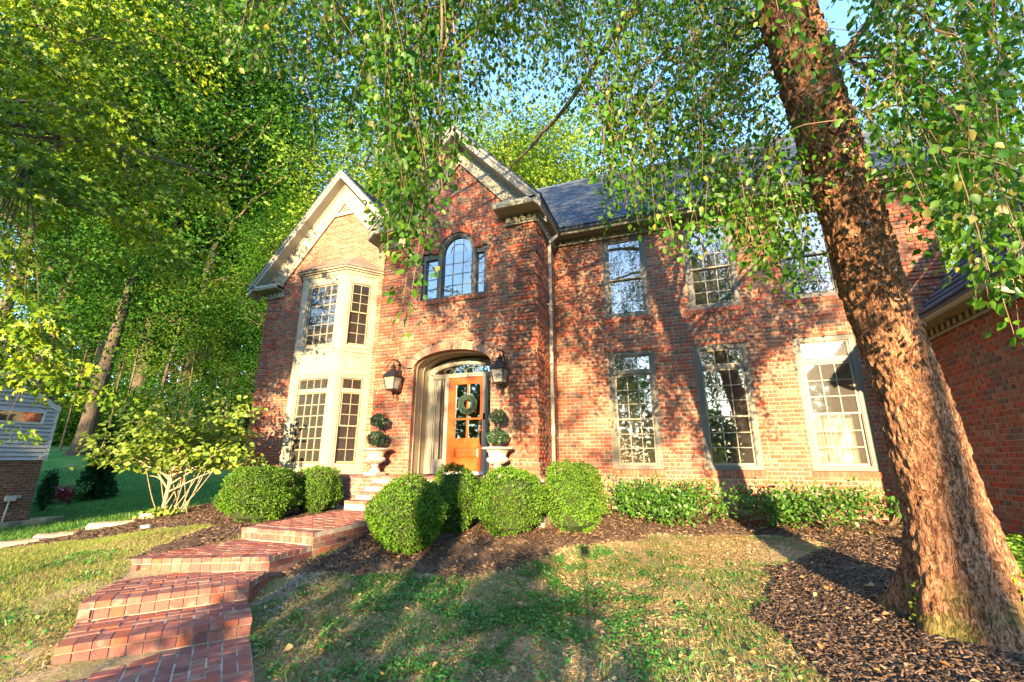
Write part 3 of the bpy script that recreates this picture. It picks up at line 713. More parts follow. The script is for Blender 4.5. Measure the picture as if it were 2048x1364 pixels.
# ------------------------------------------------------------------ the house
MW, EW, LW = 9.93, 8.35, 10.0               # wall planes: main, entry, left gable
XC, XE0, XR = -2.63, -6.55, 4.83            # entry right corner, entry left corner, main right corner
house = thing('brick_house', (-4.0, 9.9, -1.0), 'two storey red brick house with steep gables, bay window and arched entry', 'house')
OUT = []                                     # brick fields of the house
def wall_part(name):
    o = MB(); return o
WX = [(-1.442, -.433), (.375, 1.399), (2.205, 3.228)]
LZ, UZ, SILLH = (-.187, 2.343), (3.163, 5.17), .118
def span_main(z):
    sp = [(XC, XR)]
    for a, b in WX:
        if LZ[0]-SILLH < z < LZ[1] or UZ[0]-SILLH < z < UZ[1]: sp = minus(sp, a, b)
    return sp
ACX, AHW, ASP, ART = -4.585, .945, 1.99, 2.335       # entry arch: centre, half width, spring, top
PCX, PRW, PSP = -4.56, .47, 4.71                      # arched upper window
def span_entry(z):
    sp = [(XE0, XC)]
    if z > 5.03:
        h = max((7.06-z)/1.127, 0); sp = [(ACX-.005-h, ACX-.005+h)] if h > .05 else []
        if z < 5.07: sp = [(XE0, XC)]
    if z < ASP: sp = minus(sp, ACX-AHW, ACX+AHW)
    elif z < ART+.21:
        h = (AHW+.19)*math.sqrt(max(0, 1-((z-ASP)/(ART-ASP+.19))**2)); sp = minus(sp, ACX-h, ACX+h)
    if 3.56-SILLH < z < 4.73: sp = minus(sp, -5.46, -3.79)
    elif 4.73 <= z < PSP+PRW+.2:
        h = math.sqrt(max(0, (PRW+.19)**2-(z-PSP)**2)); sp = minus(sp, PCX-h, PCX+h)
    return sp
def span_left(z):
    sp = [(-12.39, -6.5)]
    if z > 5.05:
        h = (8.05-z)/1.141; sp = [(-9.56-h, -9.56+h)] if z < 7.63 else []
    if z < 5.35: sp = minus(sp, -10.66, -8.1)
    return sp
specs = [('front_wall', (0, MW), 0.0, -1.25, 5.2, span_main, quoin([(XR, -1)])),
         ('entry_wall', (0, EW), 0.0, -1.2, 7.1, span_entry, quoin([(XC, -1), (XE0, 1)])),
         ('entry_side_wall', (XC, EW), math.pi/2, -1.2, 5.1, lambda z: [(0, MW-EW)], quoin([(0, 1)])),
         ('entry_side_wall', (XE0, LW), -math.pi/2, -1.2, 5.1, lambda z: [(0, LW-EW)], quoin([(LW-EW, -1)])),
         ('gable_wall', (0, LW), 0.0, -1.4, 7.66, span_left, quoin([(-12.39, 1)]))]
WALLP = {}
for nm, O, ang, z0, z1, sp, pr in specs:
    back = MB(); f = BrickField(None, M['brick'])
    brick_wall(f, O, ang, z0, z1, sp, back, pr)
    f.parent = back.build(nm, M['mortar'], house); OUT.append(f)
    WALLP.setdefault(nm, f.parent)
flush_bricks(OUT, 300)

# jamb and arch bricks of the entry, upper arch, sills
def arch_ring(parent_name, cx, zs, a, b, Y, thick, n, th0=0.0, th1=math.pi, depth=.12, mat='arch_brick'):
    ring = MB(); m = 48
    pt = lambda th, k: (cx-(a+k)*math.cos(th), zs+(b+k)*math.sin(th))
    for i in range(m):
        t0, t1 = th0+(th1-th0)*i/m, th0+(th1-th0)*(i+1)/m
        p = [pt(t0, 0), pt(t1, 0), pt(t1, thick), pt(t0, thick)]
        ring.quad(*[(x, Y-.001+.006, z) for x, z in p])
        ring.quad((p[0][0], Y+.006, p[0][1]), (p[0][0], Y+depth, p[0][1]), (p[1][0], Y+depth, p[1][1]), (p[1][0], Y+.006, p[1][1]))
    o = ring.build(parent_name, M['mortar'], house)
    # equal arc length bricks
    ts = np.linspace(th0, th1, 400); q = np.array([pt(t, thick/2) for t in ts]); L = np.concatenate([[0], np.cumsum(np.linalg.norm(np.diff(q, axis=0), axis=1))])
    cuts = np.interp(np.linspace(0, L[-1], n+1), L, ts)
    for i in range(n):
        g = .055*(cuts[i+1]-cuts[i]); t0, t1 = cuts[i]+g, cuts[i+1]-g
        p = [pt(t0, -.003), pt(t1, -.003), pt(t1, thick-.006), pt(t0, thick-.006)]
        y = Y-.010+rng.uniform(-.002, .002); bb = MB()
        f = [(x, y, z) for x, z in p]; r = [(x, Y+depth-.005, z) for x, z in p]
        bb.hexa([f[0], f[1], r[1], r[0], f[3], f[2], r[2], r[3]])
        bb.build('arch_brick', M[mat], o)
    return o
arch_ring('entry_arch', ACX, ASP, AHW, ART-ASP, EW, .19, 35)
arch_ring('window_arch', PCX, PSP, PRW, PRW, EW, .185, 21, mat='sill_brick')
def sill(x0, x1, z1, Y, n):
    b = MB(); b.box(x0, x1, Y-.018, Y+.10, z1-SILLH+.006, z1-.012); o = b.build('window_sill', M['mortar'], house)
    w = (x1-x0)/n
    for i in range(n):
        b = MB(); a0, a1 = x0+i*w+.005, x0+(i+1)*w-.005; y = Y-.032+rng.uniform(-.002, .002)
        b.hexa([(a0,y,z1-SILLH+.012),(a1,y,z1-SILLH+.012),(a1,Y+.08,z1-SILLH+.012),(a0,Y+.08,z1-SILLH+.012),(a0,y,z1-.012),(a1,y,z1-.012),(a1,Y+.08,z1+.002),(a0,Y+.08,z1+.002)])
        b.build('sill_brick', M['sill_brick'], o)
for a, b in WX:
    sill(a-.03, b+.03, LZ[0], MW, 14); sill(a-.03, b+.03, UZ[0], MW, 14)
sill(-5.50, -3.75, 3.56, EW, 24)

# windows ------------------------------------------------------------
PANES = {}
def pane(w, h, mat):
    k = (round(w, 3), round(h, 3), mat.name)
    if k not in PANES:
        b = MB(); b.box(-w/2, w/2, 0, .005, -h/2, h/2); PANES[k] = b.mesh('pane', mat)
    return PANES[k]
def glazing(T, parent, x0, x1, z0, z1, y, cols, rows, bar, gm, mm, ang, yaw=0.0):
    """panes (objects) and one muntin grid for an opening in local coordinates"""
    mb = MB(); cw, rh = (x1-x0)/cols, (z1-z0)/rows
    for i in range(1, cols): mb.box(x0+i*cw-bar/2, x0+i*cw+bar/2, y-.008, y+.014, z0, z1)
    for j in range(1, rows):
        for i in range(cols): mb.box(x0+i*cw+(bar/2 if i else 0), x0+(i+1)*cw-(bar/2 if i < cols-1 else 0), y-.006, y+.012, z0+j*rh-bar/2, z0+j*rh+bar/2)
    if mb.v: mb.xf(T).build('muntin', mm, parent)
    for i in range(cols):
        for j in range(rows):
            o = bpy.data.objects.new('pane', pane(cw-.001, rh-.001, gm))
            o.location = T @ Vector((x0+(i+.5)*cw, y+.002, z0+(j+.5)*rh)); o.rotation_euler = (rng.uniform(-.004, .004), 0, ang+yaw+rng.uniform(-.004, .004))
            link(o, parent)
def frame_boxes(mb, x0, x1, z0, z1, w, y0, y1, wt=None, wb=None):
    wt = w if wt is None else wt; wb = w if wb is None else wb
    mb.box(x0, x0+w, y0, y1, z0, z1); mb.box(x1-w, x1, y0, y1, z0, z1)
    mb.box(x0+w, x1-w, y0+.001, y1, z1-wt, z1); mb.box(x0+w, x1-w, y0+.001, y1, z0, z0+wb)
def window(O, ang, x0, x1, z0, z1, cas=.10, head=.09, foot=.07, transom=None, cols=3, rows=3, fm='taupe', sm='sash', mm='muntin', gm='glass', meet=None, fixed=False, cols_t=None, parent=None, drop_upper_grid=False, yaw=0.0):
    T = Matrix.Translation((O[0], O[1], 0)) @ Matrix.Rotation(ang, 4, 'Z')
    c = MB(); frame_boxes(c, x0, x1, z0, z1, cas, .022, .16, head, foot)
    if cas > .05: frame_boxes(c, x0+cas, x1-cas, z0+foot, z1-head, .014, .040, .12)
    gx0, gx1 = x0+cas+.014, x1-cas-.014; top = z1-head-.014; bot = z0+foot+.014
    if transom:
        c.box(x0+cas, x1-cas, .024, .15, transom-.045, transom+.045)
    w = c.xf(T).build('window', M[fm], parent or house)
    if transom:
        s = MB(); frame_boxes(s, gx0, gx1, transom+.045, top, .018, .05, .09); s.xf(T).build('sash', M[sm], w)
        glazing(T, w, gx0+.018, gx1-.018, transom+.063, top-.018, .07, cols_t or cols, 1, .014, M[gm], M[mm], ang); top = transom-.045
    if fixed:
        s = MB(); frame_boxes(s, gx0, gx1, bot, top, .035, .05, .10); s.xf(T).build('sash', M[sm], w)
        glazing(T, w, gx0+.035, gx1-.035, bot+.035, top-.035, .075, cols, rows, .024, M[gm], M[mm], ang)
    else:
        zm = meet if meet is not None else (bot+top)/2
        s = MB(); frame_boxes(s, gx0, gx1, zm-.018, top, .034, .05, .085, .034, .036); s.xf(T).build('sash', M[sm], w)
        glazing(T, w, gx0+.034, gx1-.034, zm+.018, top-.034, .068, 1 if drop_upper_grid else cols, 1 if drop_upper_grid else rows, .016, M[gm], M[mm], ang, yaw)
        s = MB(); frame_boxes(s, gx0, gx1, bot, zm+.018, .034, .088, .122, .034, .045); s.xf(T).build('sash', M[sm], w)
        glazing(T, w, gx0+.034, gx1-.034, bot+.045, zm-.016, .105, cols, rows, .016, M[gm], M[mm], ang)
    return w
for k, (a, b) in enumerate(WX):
    window((0, MW), 0, a, b, LZ[0], LZ[1], transom=1.875, meet=.85, gm='glass' if k < 2 else 'glass_hazy', yaw=0 if k < 2 else .039)
    window((0, MW), 0, a, b, UZ[0], UZ[1], meet=4.11, head=.06, mm='muntin_grey', sm='sashgrey', drop_upper_grid=(k == 0))

# arched upper window over the door
T0 = Matrix.Translation((0, EW, 0))
c = MB(); y0, y1 = .05, .18
c.box(-5.46, -5.385, y0, y1, 3.56, 4.73); c.box(-3.865, -3.79, y0, y1, 3.56, 4.73)
for s_ in (-1, 1): c.box(PCX+s_*.44-.055, PCX+s_*.44+.055, y0-.02, y1, 3.56, 4.73)
c.box(-5.385, -5.06, y0, y1, 4.65, 4.73); c.box(-4.06, -3.865, y0, y1, 4.65, 4.73); c.box(-5.385, -3.865, y0+.002, y1, 3.56, 3.62)
c.box(-5.385, -5.06, y0+.002, y1, 4.60, 4.648); c.box(-4.06, -3.865, y0+.002, y1, 4.60, 4.648)
N_ = 24
for i in range(N_):
    t0, t1 = math.pi*i/N_, math.pi*(i+1)/N_
    for r0, r1, ya in ((.385, .47, y0-.02), (.355, .386, y0+.012)):
        q = [(PCX-r*math.cos(t), PSP+.02+r*math.sin(t)) for r, t in ((r0, t0), (r0, t1), (r1, t1), (r1, t0))]
        c.hexa([(x, ya, z) for x, z in q]+[(x, y1, z) for x, z in q])
pw = c.xf(T0).build('arched_window', M['taupe'], house)
glazing(T0, pw, -5.385, -5.055, 3.62, 4.60, .11, 1, 4, .016, M['glass'], M['muntin'], 0); glazing(T0, pw, -4.065, -3.865, 3.62, 4.60, .11, 1, 4, .016, M['glass'], M['muntin'], 0)
glazing(T0, pw, PCX-.385, PCX+.385, 3.62, PSP, .11, 3, 4, .016, M['glass'], M['muntin'], 0)
g = MB(); pts = [(PCX-.37*math.cos(math.pi*i/20), EW+.112, PSP+.02+.37*math.sin(math.pi*i/20)) for i in range(21)]+[(PCX+.37, EW+.112, PSP), (PCX-.37, EW+.112, PSP)]
g.prism(pts, (0, .005, 0)); g.build('pane', M['glass'], pw)
g = MB()
for k in (-1, 1): g.tube([(PCX+k*.125, EW+.105, PSP), (PCX+k*.125, EW+.105, PSP+.35)], .008, 4)
g.tube([(PCX-.2*math.cos(math.pi*i/12), EW+.105, PSP+.02+.2*math.sin(math.pi*i/12)) for i in range(13)], .008, 4); g.build('muntin', M['muntin'], pw)

# bay window -----------------------------------------------------------
B0, B1, B2, B3 = Vector((-10.73, 10.0)), Vector((-10.19, 9.3)), Vector((-8.575, 9.3)), Vector((-8.03, 10.0))
bay = MB()
def bay_face(p, q, st):
    e = q-p; w = e.length; ang = math.atan2(e.y, e.x); T = Matrix.Translation((p.x, p.y, 0)) @ Matrix.Rotation(ang, 4, 'Z')
    b = MB()
    for x0, x1 in ((0, st), (w-st, w)): b.box(x0, x1, 0, .1, -1.3, 5.19)
    b.box(st, w-st, .012, .1, -1.3, -.16); b.box(st, w-st, .012, .1, 2.19, 3.03); b.box(st, w-st, .012, .1, 4.96, 5.19)
    b.box(st-.02, w-st+.02, -.012, .05, -.20, -.155); b.box(st-.02, w-st+.02, -.012, .05, 2.99, 3.035)
    b.box(-.005, w+.005, -.014, .05, -.42, -.38); b.box(-.004, w+.004, -.016, .05, 2.86, 2.90); b.box(-.004, w+.004, -.016, .05, 2.24, 2.275)
    # raised panel moulding
    if w < 1.2:
        frame_boxes(b, st+.06, w-st-.04, 2.40, 2.76, .018, -.006, .03)
    bay.v, n0 = bay.v, len(bay.v)
    b.xf(T); bay.f += [tuple(i+n0 for i in f) for f in b.f]; bay.v += b.v
    return ang, w
aL_, wL_ = bay_face(B0, B1, .14); aF_, wF_ = bay_face(B1, B2, .24); aR_, wR_ = bay_face(B2, B3, .13)
bayo = bay.build('bay_window', M['cream'], house)
for O, ang, w, st, cols, kind in ((B0, aL_, wL_, .14, 2, 's'), (B1, aF_, wF_, .24, 4, 'f'), (B2, aR_, wR_, .13, 2, 's')):
    fx = kind == 'f'
    window(O, ang, st, w-st, -.155, 2.19, cas=.045, head=.045, foot=.045, transom=1.80, cols=cols, rows=6 if fx else 3, fm='cream', sm='sash', fixed=fx, meet=.86)
    window(O, ang, st, w-st, 3.035, 4.96, cas=.045, head=.045, foot=.045, cols=cols, rows=6 if fx else 3, fm='cream', sm='sash', fixed=fx, meet=4.05)
def offset_bay(d):
    # outline pushed outwards by d
    a1 = perp((B1-B0).normalized()); a1 = -a1 if a1.x > 0 else a1
    a2 = Vector((0, -1)); a3 = Vector((-a1.x, a1.y))
    P1 = Vector((B1.x-d*.40, B1.y-d)); P2 = Vector((B2.x+d*.40, B2.y-d))
    return [Vector((B0.x-d*1.2, 10.0)), P1, P2, Vector((B3.x+d*1.2, 10.0))]
cb = MB()
for d, z0, z1 in ((.03, 5.19, 5.25), (.08, 5.25, 5.30), (.14, 5.30, 5.345)):
    P = offset_bay(d); cb.prism([(p.x, p.y, z0) for p in P], (0, 0, z1-z0))
P = offset_bay(.10); cb.prism([(p.x, p.y, 5.155) for p in offset_bay(.018)], (0, 0, .035))
cb.build('bay_cornice', M['cream'], bayo)
rb = MB(); P = offset_bay(.17); T1, T2 = (-10.25, 9.995, 6.03), (-8.80, 9.995, 6.03)
base = [(p.x, p.y, 5.35) for p in P]
nlay = 9
for i in range(nlay):     # overlapping shingle courses
    t0, t1 = i/nlay, (i+1.25)/nlay
    ring = lambda t, dz: [tuple(Vector(base[k]).lerp(Vector((T1, T1, T2, T2)[k]), min(t, 1))+Vector((0, 0, dz))) for k in range(4)]
    lo, hi = ring(t0, .022), ring(t1, .004); lb = ring(t0, 0)
    for k in range(3):
        rb.quad(lo[k], lo[k+1], hi[k+1], hi[k]); rb.quad(lb[k], lb[k+1], lo[k+1], lo[k])
rb.build('bay_roof', M['old_shingle'], bayo)

# roofs ----------------------------------------------------------------
SH = []
def shingles(parent, O, U, V, length, span, expo=.155, tab=.30, mat='shingle'):
    O, U, V = Vector(O), Vector(U).normalized(), Vector(V).normalized(); N = U.cross(V).normalized()
    if N.z < 0: N = -N
    n = int(length/expo)+1
    for k in range(n):
        v = k*expo
        for a, b in span(v):
            u = a-rng.random()*tab
            while u < b:
                w = tab*rng.uniform(.75, 1.2); u0, u1 = max(u, a), min(u+w-.004, b)
                if u1-u0 > .03: SH.append((parent, O+U*((u0+u1)/2)+V*v, U, V, N, u1-u0, min(expo*1.25, length-v+.02), rng.uniform(.014, .024), M[mat]))
                u += w
def flush_shingles(limit=300):
    key = [vis_key(tuple(s[1])) for s in SH]; order = sorted(range(len(SH)), key=lambda i: key[i]); near = set(i for i in order[:limit] if key[i] < 1e8)
    groups = {}
    for i, (par, P, U, V, N, w, h, t, m) in enumerate(SH):
        up = .006
        pts = [P-U*w/2, P+U*w/2, P+U*w/2+V*h, P-U*w/2+V*h]
        lo = [pts[0], pts[1], pts[2], pts[3]]; hi = [pts[0]+N*(t+up), pts[1]+N*(t+up), pts[2]+N*.004, pts[3]+N*.004]
        if i in near:
            b = MB(); b.hexa(lo+hi); b.build('shingle', m, par)
        else:
            groups.setdefault((par.name, m.name), (par, m, MB()))[2].hexa(lo+hi)
    for par, m, b in groups.values():
        o = b.build('shingle_field', m, par); o['kind'] = 'stuff'
ME_Y, ME_Z, MR_Y, MR_Z = 9.42, 5.43, 14.0, 9.82
ms = math.hypot(MR_Y-ME_Y, MR_Z-ME_Z); mv = Vector((0, MR_Y-ME_Y, MR_Z-ME_Z)).normalized()
rb = MB(); rb.prism([(-6.6, ME_Y, ME_Z-.03), (5.2, ME_Y, ME_Z-.03), (5.2, MR_Y, MR_Z-.03), (-6.6, MR_Y, MR_Z-.03)], (0, .03, -.06))
rb.prism([(-12.2, 18.6, 5.4), (5.2, 18.6, 5.4), (5.2, MR_Y, MR_Z-.03), (-12.2, MR_Y, MR_Z-.03)], (0, 0, -.08))
mroof = rb.build('roof', M['shingle'], house)
shingles(mroof, (-6.6, ME_Y-.02, ME_Z-.03), (1, 0, 0), mv, ms, lambda v: [(1.6, 11.8)])
cap = MB()
for i in range(52): cap.hexa([(-6.4+i*.225, MR_Y-.14, MR_Z-.14), (-6.4+i*.225+.24, MR_Y-.14, MR_Z-.13), (-6.4+i*.225+.24, MR_Y+.14, MR_Z-.13), (-6.4+i*.225, MR_Y+.14, MR_Z-.14), (-6.4+i*.225, MR_Y-.02, MR_Z+.02), (-6.4+i*.225+.24, MR_Y-.02, MR_Z+.03), (-6.4+i*.225+.24, MR_Y+.02, MR_Z+.03), (-6.4+i*.225, MR_Y+.02, MR_Z+.02)])
cap.build('ridge_cap', M['shingle'], mroof)
# right gable end of the main block (brick, mostly hidden)
ge = MB(); ge.poly([(XR, MW, -1.3), (XR, 18.2, -1.3), (XR, 18.2, 5.3), (XR, MR_Y, 9.6), (XR, MW, 5.3)]); ge.poly([(-12.39, 18.2, -1.3), (XR, 18.2, -1.3), (XR, 18.2, 5.4), (-12.39, 18.2, 5.4)]); ge.poly([(-12.39, LW, -1.4), (-12.39, 18.2, -1.4), (-12.39, 18.2, 5.4), (-12.39, LW, 5.4)])
ge.build('rear_wall', M['brick'], house)

def gable(cx, zr, hw, ze, Yo, Yw, Yb, fr_apex, fr_slope, wall_hw, spec, sides):
    sl = (zr-ze)/hw
    rf = MB()
    for s_ in (-1, 1):
        rf.prism([(cx, Yo-.02, zr-.03), (cx+s_*hw, Yo-.02, ze-.03), (cx+s_*hw, Yb, ze-.03), (cx, Yb, zr-.03)], (0, 0, -.07))
    roof = rf.build('gable_roof', M['shingle'], house)
    L_ = math.hypot(hw, zr-ze)
    for s_ in sides:
        shingles(roof, (cx+s_*hw*1.005, Yo-.03, ze-.03), (0, 1, 0), (-s_*hw, 0, zr-ze), L_, lambda v: [(0, Yb-Yo)])
    tr = MB()
    def rake(y0, y1, top, bot, x0=0.0, x1=None):
        x1 = hw if x1 is None else x1
        for s_ in (-1, 1):
            q = [(cx+s_*x0, zr-sl*x0-top), (cx+s_*x1, zr-sl*x1-top), (cx+s_*x1, zr-sl*x1-bot), (cx+s_*x0, zr-sl*x0-bot)]
            if s_ > 0: q.reverse()
            tr.prism([(x, y0, z) for x, z in q], (0, y1-y0, 0))
    rake(Yo, Yo+.035, .05, .30); rake(Yo-.03, Yo-.001, .045, .13)            # fascia and crown moulding
    rake(Yo+.036, Yw-.05, .285, .305)                                        # soffit
    rake(Yw-.049, Yw-.012, .30, .42); rake(Yw-.085, Yw-.05, .31, .36)        # bed mould
    # frieze board follows the brick line
    for s_ in (-1, 1):
        x1 = wall_hw
        zi = lambda x: fr_apex-fr_slope*x
        zo = lambda x: zr-sl*x-.42
        q = [(cx, zo(0)), (cx+s_*x1, zo(x1)), (cx+s_*x1, zi(x1)-.02), (cx, zi(0)-.02)]
        if s_ > 0: q.reverse()
        tr.prism([(x, Yw-.045, z) for x, z in q], (0, .04, 0))
        q = [(cx, zi(0)+.06), (cx+s_*x1, zi(x1)+.06), (cx+s_*x1, zi(x1)-.04), (cx, zi(0)-.04)]
        if s_ > 0: q.reverse()
        tr.prism([(x, Yw-.06, z) for x, z in q], (0, .013, 0))
    trim = tr.build('rake_trim', M['cream'], house)
    db = MB(); n = int(wall_hw/.085)
    for s_ in (-1, 1):
        for i in range(1, n):
            x = cx+s_*(i*.085); z = zr-sl*i*.085-.385
            db.box(x-.02, x+.02, Yw-.075, Yw-.05, z-.02-.02*0, z+.025)
        for i in range(int(wall_hw/.27)):
            x = .2+i*.27; za = (zr-sl*x-.42)*.42+(fr_apex-fr_slope*x)*.58; X = cx+s_*x
            db.box(X-.012-.05*s_-.045, X-.05*s_+.045, Yw-.068, Yw-.046, za-.035, za-.015); db.box(X-.012, X+.012, Yw-.07, Yw-.046, za-.02, za+.07)
    o = db.build('dentil', M['cream'], trim); o['kind'] = 'stuff'
    return roof
gable(-9.56, 9.06, 3.30, 5.41, 9.61, LW, 15.5, 8.05, 1.141, 2.62, None, (1, -1))
gable(-4.54, 7.81, 2.18, 5.41, 7.86, EW, 12.0, 7.06, 1.127, 1.75, None, (1, -1))
lv = MB()
lv.prism([(-10.0, LW-.02, 7.58), (-9.12, LW-.02, 7.58), (-9.12, LW-.02, 7.68), (-10.0, LW-.02, 7.68)], (0, -.035, 0))
lv.poly([(-9.9, LW-.002, 7.66), (-9.22, LW-.002, 7.66), (-9.56, LW-.002, 8.06)])
for k in range(4):
    h = .28-.07*k; lv.hexa([(-9.56-h, LW-.03, 7.70+k*.075), (-9.56+h, LW-.03, 7.70+k*.075), (-9.56+h, LW, 7.72+k*.075), (-9.56-h, LW, 7.72+k*.075), (-9.56-h, LW-.03, 7.712+k*.075), (-9.56+h, LW-.03, 7.712+k*.075), (-9.56+h, LW, 7.752+k*.075), (-9.56-h, LW, 7.752+k*.075)])
lv.build('gable_louver', M['cream'], house)

# eaves, gutters, cornice returns ----------------------------------------
def gutter(p, q, out, z=5.41, name='gutter', parent=None, caps=True):
    p, q, out = Vector((*p, 0)), Vector((*q, 0)), Vector((*out, 0))
    prof = [(-.10, -.125), (-.03, -.125), (0, -.055), (0, -.012), (-.012, 0), (-.10, 0)]
    b = MB(); b.prism([p+out*a+Vector((0, 0, z+h)) for a, h in prof], q-p); b.build(name, M['gutter'], parent or house)
gutter((-2.37, 9.50), (5.2, 9.50), (0, -1))
gutter((-2.36, 7.85), (-2.36, 9.49), (1, 0)); gutter((-3.46, 7.86), (-2.37, 7.86), (0, -1)); gutter((-6.72, 7.86), (-5.67, 7.86), (0, -1))
gutter((-12.86, 9.61), (-11.72, 9.61), (0, -1)); gutter((-12.86, 9.62), (-12.86, 17.8), (-1, 0))
ev = MB(); evl = MB()
def eave_box(x0, x1, y0, y1, zs=5.285): ev.box(x0, x1, y0, y1, zs, zs+.022)
eave_box(-2.47, 5.15, 9.60, MW+.05, 5.325); ev.box(-2.47, 5.15, 9.575, 9.60, 5.285, 5.40)
eave_box(XC-.01, -2.46, 7.96, 9.9); ev.box(-2.485, -2.46, 7.96, 9.57, 5.285, 5.40)
eave_box(-3.46, -2.486, 7.96, EW+.02, 5.284); eave_box(-6.64, -5.67, 7.96, EW+.02, 5.284); evl.box(-12.76, -11.72, 9.71, LW+.02, 5.285, 5.307)
ev.box(-3.46, -2.49, 7.95, 7.962, 5.28, 5.40); ev.box(-6.64, -5.67, 7.95, 7.962, 5.28, 5.40); evl.box(-12.76, -11.72, 9.70, 9.712, 5.28, 5.40)
# little roofs on the returns
for x0, x1, y0, y1 in ((-3.46, -2.4, 7.86, EW), (-6.72, -5.67, 7.86, EW), (-12.86, -11.72, 9.61, LW)):
    (evl if x0 < -12 else ev).hexa([(x0, y0, 5.40), (x1, y0, 5.40), (x1, y1-.05, 5.40), (x0, y1-.05, 5.40), (x0+.02, y0, 5.412), (x1-.02, y0, 5.412), (x1-.02, y1-.05, 5.56), (x0+.02, y1-.05, 5.56)])
# friezes
ev.box(-2.60, XR+.03, MW-.04, MW+.05, 5.17, 5.325); ev.box(-2.60, XR+.03, MW-.065, MW-.04, 5.165, 5.20)
ev.box(XC, XC+.04, EW-.03, MW-.04, 5.07, 5.285); ev.box(XC+.04, XC+.062, EW-.05, MW-.06, 5.06, 5.095)
ev.box(-3.32, XC+.03, EW-.045, EW-.005, 5.07, 5.284); ev.box(-3.34, XC+.05, EW-.07, EW-.045, 5.055, 5.095)
ev.box(XE0-.03, -5.78, EW-.045, EW-.005, 5.07, 5.284); evl.box(-12.42, -11.70, LW-.045, LW-.005, 5.07, 5.284); evl.box(-12.44, -11.68, LW-.07, LW-.045, 5.055, 5.095)
ev.build('cornice', M['cream'], house); evl.build('cornice_return', M['cream'], house)
db = MB()
for i in range(int((XR+2.5)/.165)): db.box(-2.5+i*.165, -2.5+i*.165+.085, MW-.075, MW-.041, 5.215, 5.31)
for i in range(9): db.box(XC+.041, XC+.072, EW+.03+i*.165, EW+.03+i*.165+.085, 5.11, 5.27)
for x0, x1, Y in ((-3.28, -2.65, EW), (-6.5, -5.8, EW), (-12.4, -11.72, LW)):
    i = 0
    while x0+i*.165+.085 < x1: db.box(x0+i*.165, x0+i*.165+.085, Y-.078, Y-.046, 5.11, 5.27); i += 1
o = db.build('dentil', M['cream'], house); o['kind'] = 'stuff'
dp = MB(); dx = XC+.07
dp.tube([(-2.42, 9.42, 5.29), (-2.43, 9.42, 5.22), (-2.50, 9.36, 5.12), (-2.555, 9.27, 5.02), (dx, 9.22, 4.90), (dx, 9.22, -.98)], [.042]*6, 10)
for z in (3.4, 1.3): dp.box(dx-.06, dx+.055, 9.165, 9.275, z, z+.03)
dp.build('downspout', M['metal_pipe'], house)

# rooms behind the glass ------------------------------------------------
rm = MB()
def room(x0, x1, y0, y1, z0, z1):
    p = lambda x, y, z: (x, y, z)
    rm.quad(p(x0,y1,z0), p(x1,y1,z0), p(x1,y1,z1), p(x0,y1,z1)); rm.quad(p(x0,y0,z0), p(x1,y0,z0), p(x1,y1,z0), p(x0,y1,z0)); rm.quad(p(x0,y0,z1), p(x1,y0,z1), p(x1,y1,z1), p(x0,y1,z1))
    rm.quad(p(x0,y0,z0), p(x0,y1,z0), p(x0,y1,z1), p(x0,y0,z1)); rm.quad(p(x1,y0,z0), p(x1,y1,z0), p(x1,y1,z1), p(x1,y0,z1))
room(-2.5, 1.9, MW+.06, 13.4, -.35, 2.72); room(1.95, 4.7, MW+.06, 13.4, -.35, 2.72); room(-2.5, 4.7, MW+.06, 13.4, 2.85, 5.3)
room(-6.4, -2.75, 9.12, 13.4, -.3, 2.72); room(-6.4, -2.75, EW+.2, 12.4, 2.85, 5.3); room(-12.25, -6.75, LW+.05, 13.4, -.35, 2.72); room(-12.25, -6.75, LW+.05, 13.4, 2.85, 5.3)
for z in (-.34, 2.60, 2.98, 5.2): rm.poly([(-10.55, LW+.06, z), (-10.1, 9.42, z), (-8.66, 9.42, z), (-8.2, LW+.06, z)])
rm.build('interior', M['room'], house)
cu = MB()
def curtain(p, q, z0, z1, wav=.03, n=40):
    p, q = Vector((*p, 0)), Vector((*q, 0)); e = (q-p); nrm = Vector((-e.y, e.x, 0)).normalized()
    pts = [p+e*(i/n)+nrm*(wav*math.sin(i*1.7)+.3*wav*math.sin(i*.6)) for i in range(n+1)]
    for a, b in zip(pts[:-1], pts[1:]): cu.quad(a+Vector((0, 0, z0)), b+Vector((0, 0, z0)), b+Vector((0, 0, z1)), a+Vector((0, 0, z1)))
eR_ = (B3-B2).normalized(); off = Vector((-eR_.y, eR_.x))*.2
curtain((B2+eR_*.1+off)[:2], (B3-eR_*.05+off)[:2], -.2, 1.2, .012); curtain((B2+eR_*.1+off)[:2], (B2+eR_*.38+off)[:2], 1.2, 2.1, .02)
curtain((B2+eR_*.42+off)[:2], (B3-eR_*.05+off)[:2], 3.0, 3.75, .02)
curtain((-9.2, 9.62), (-8.85, 9.62), 3.0, 3.55, .02); curtain((2.4, 10.25), (3.1, 10.25), -.2, .85, .015)
cu.build('curtain', M['curtain'], house)

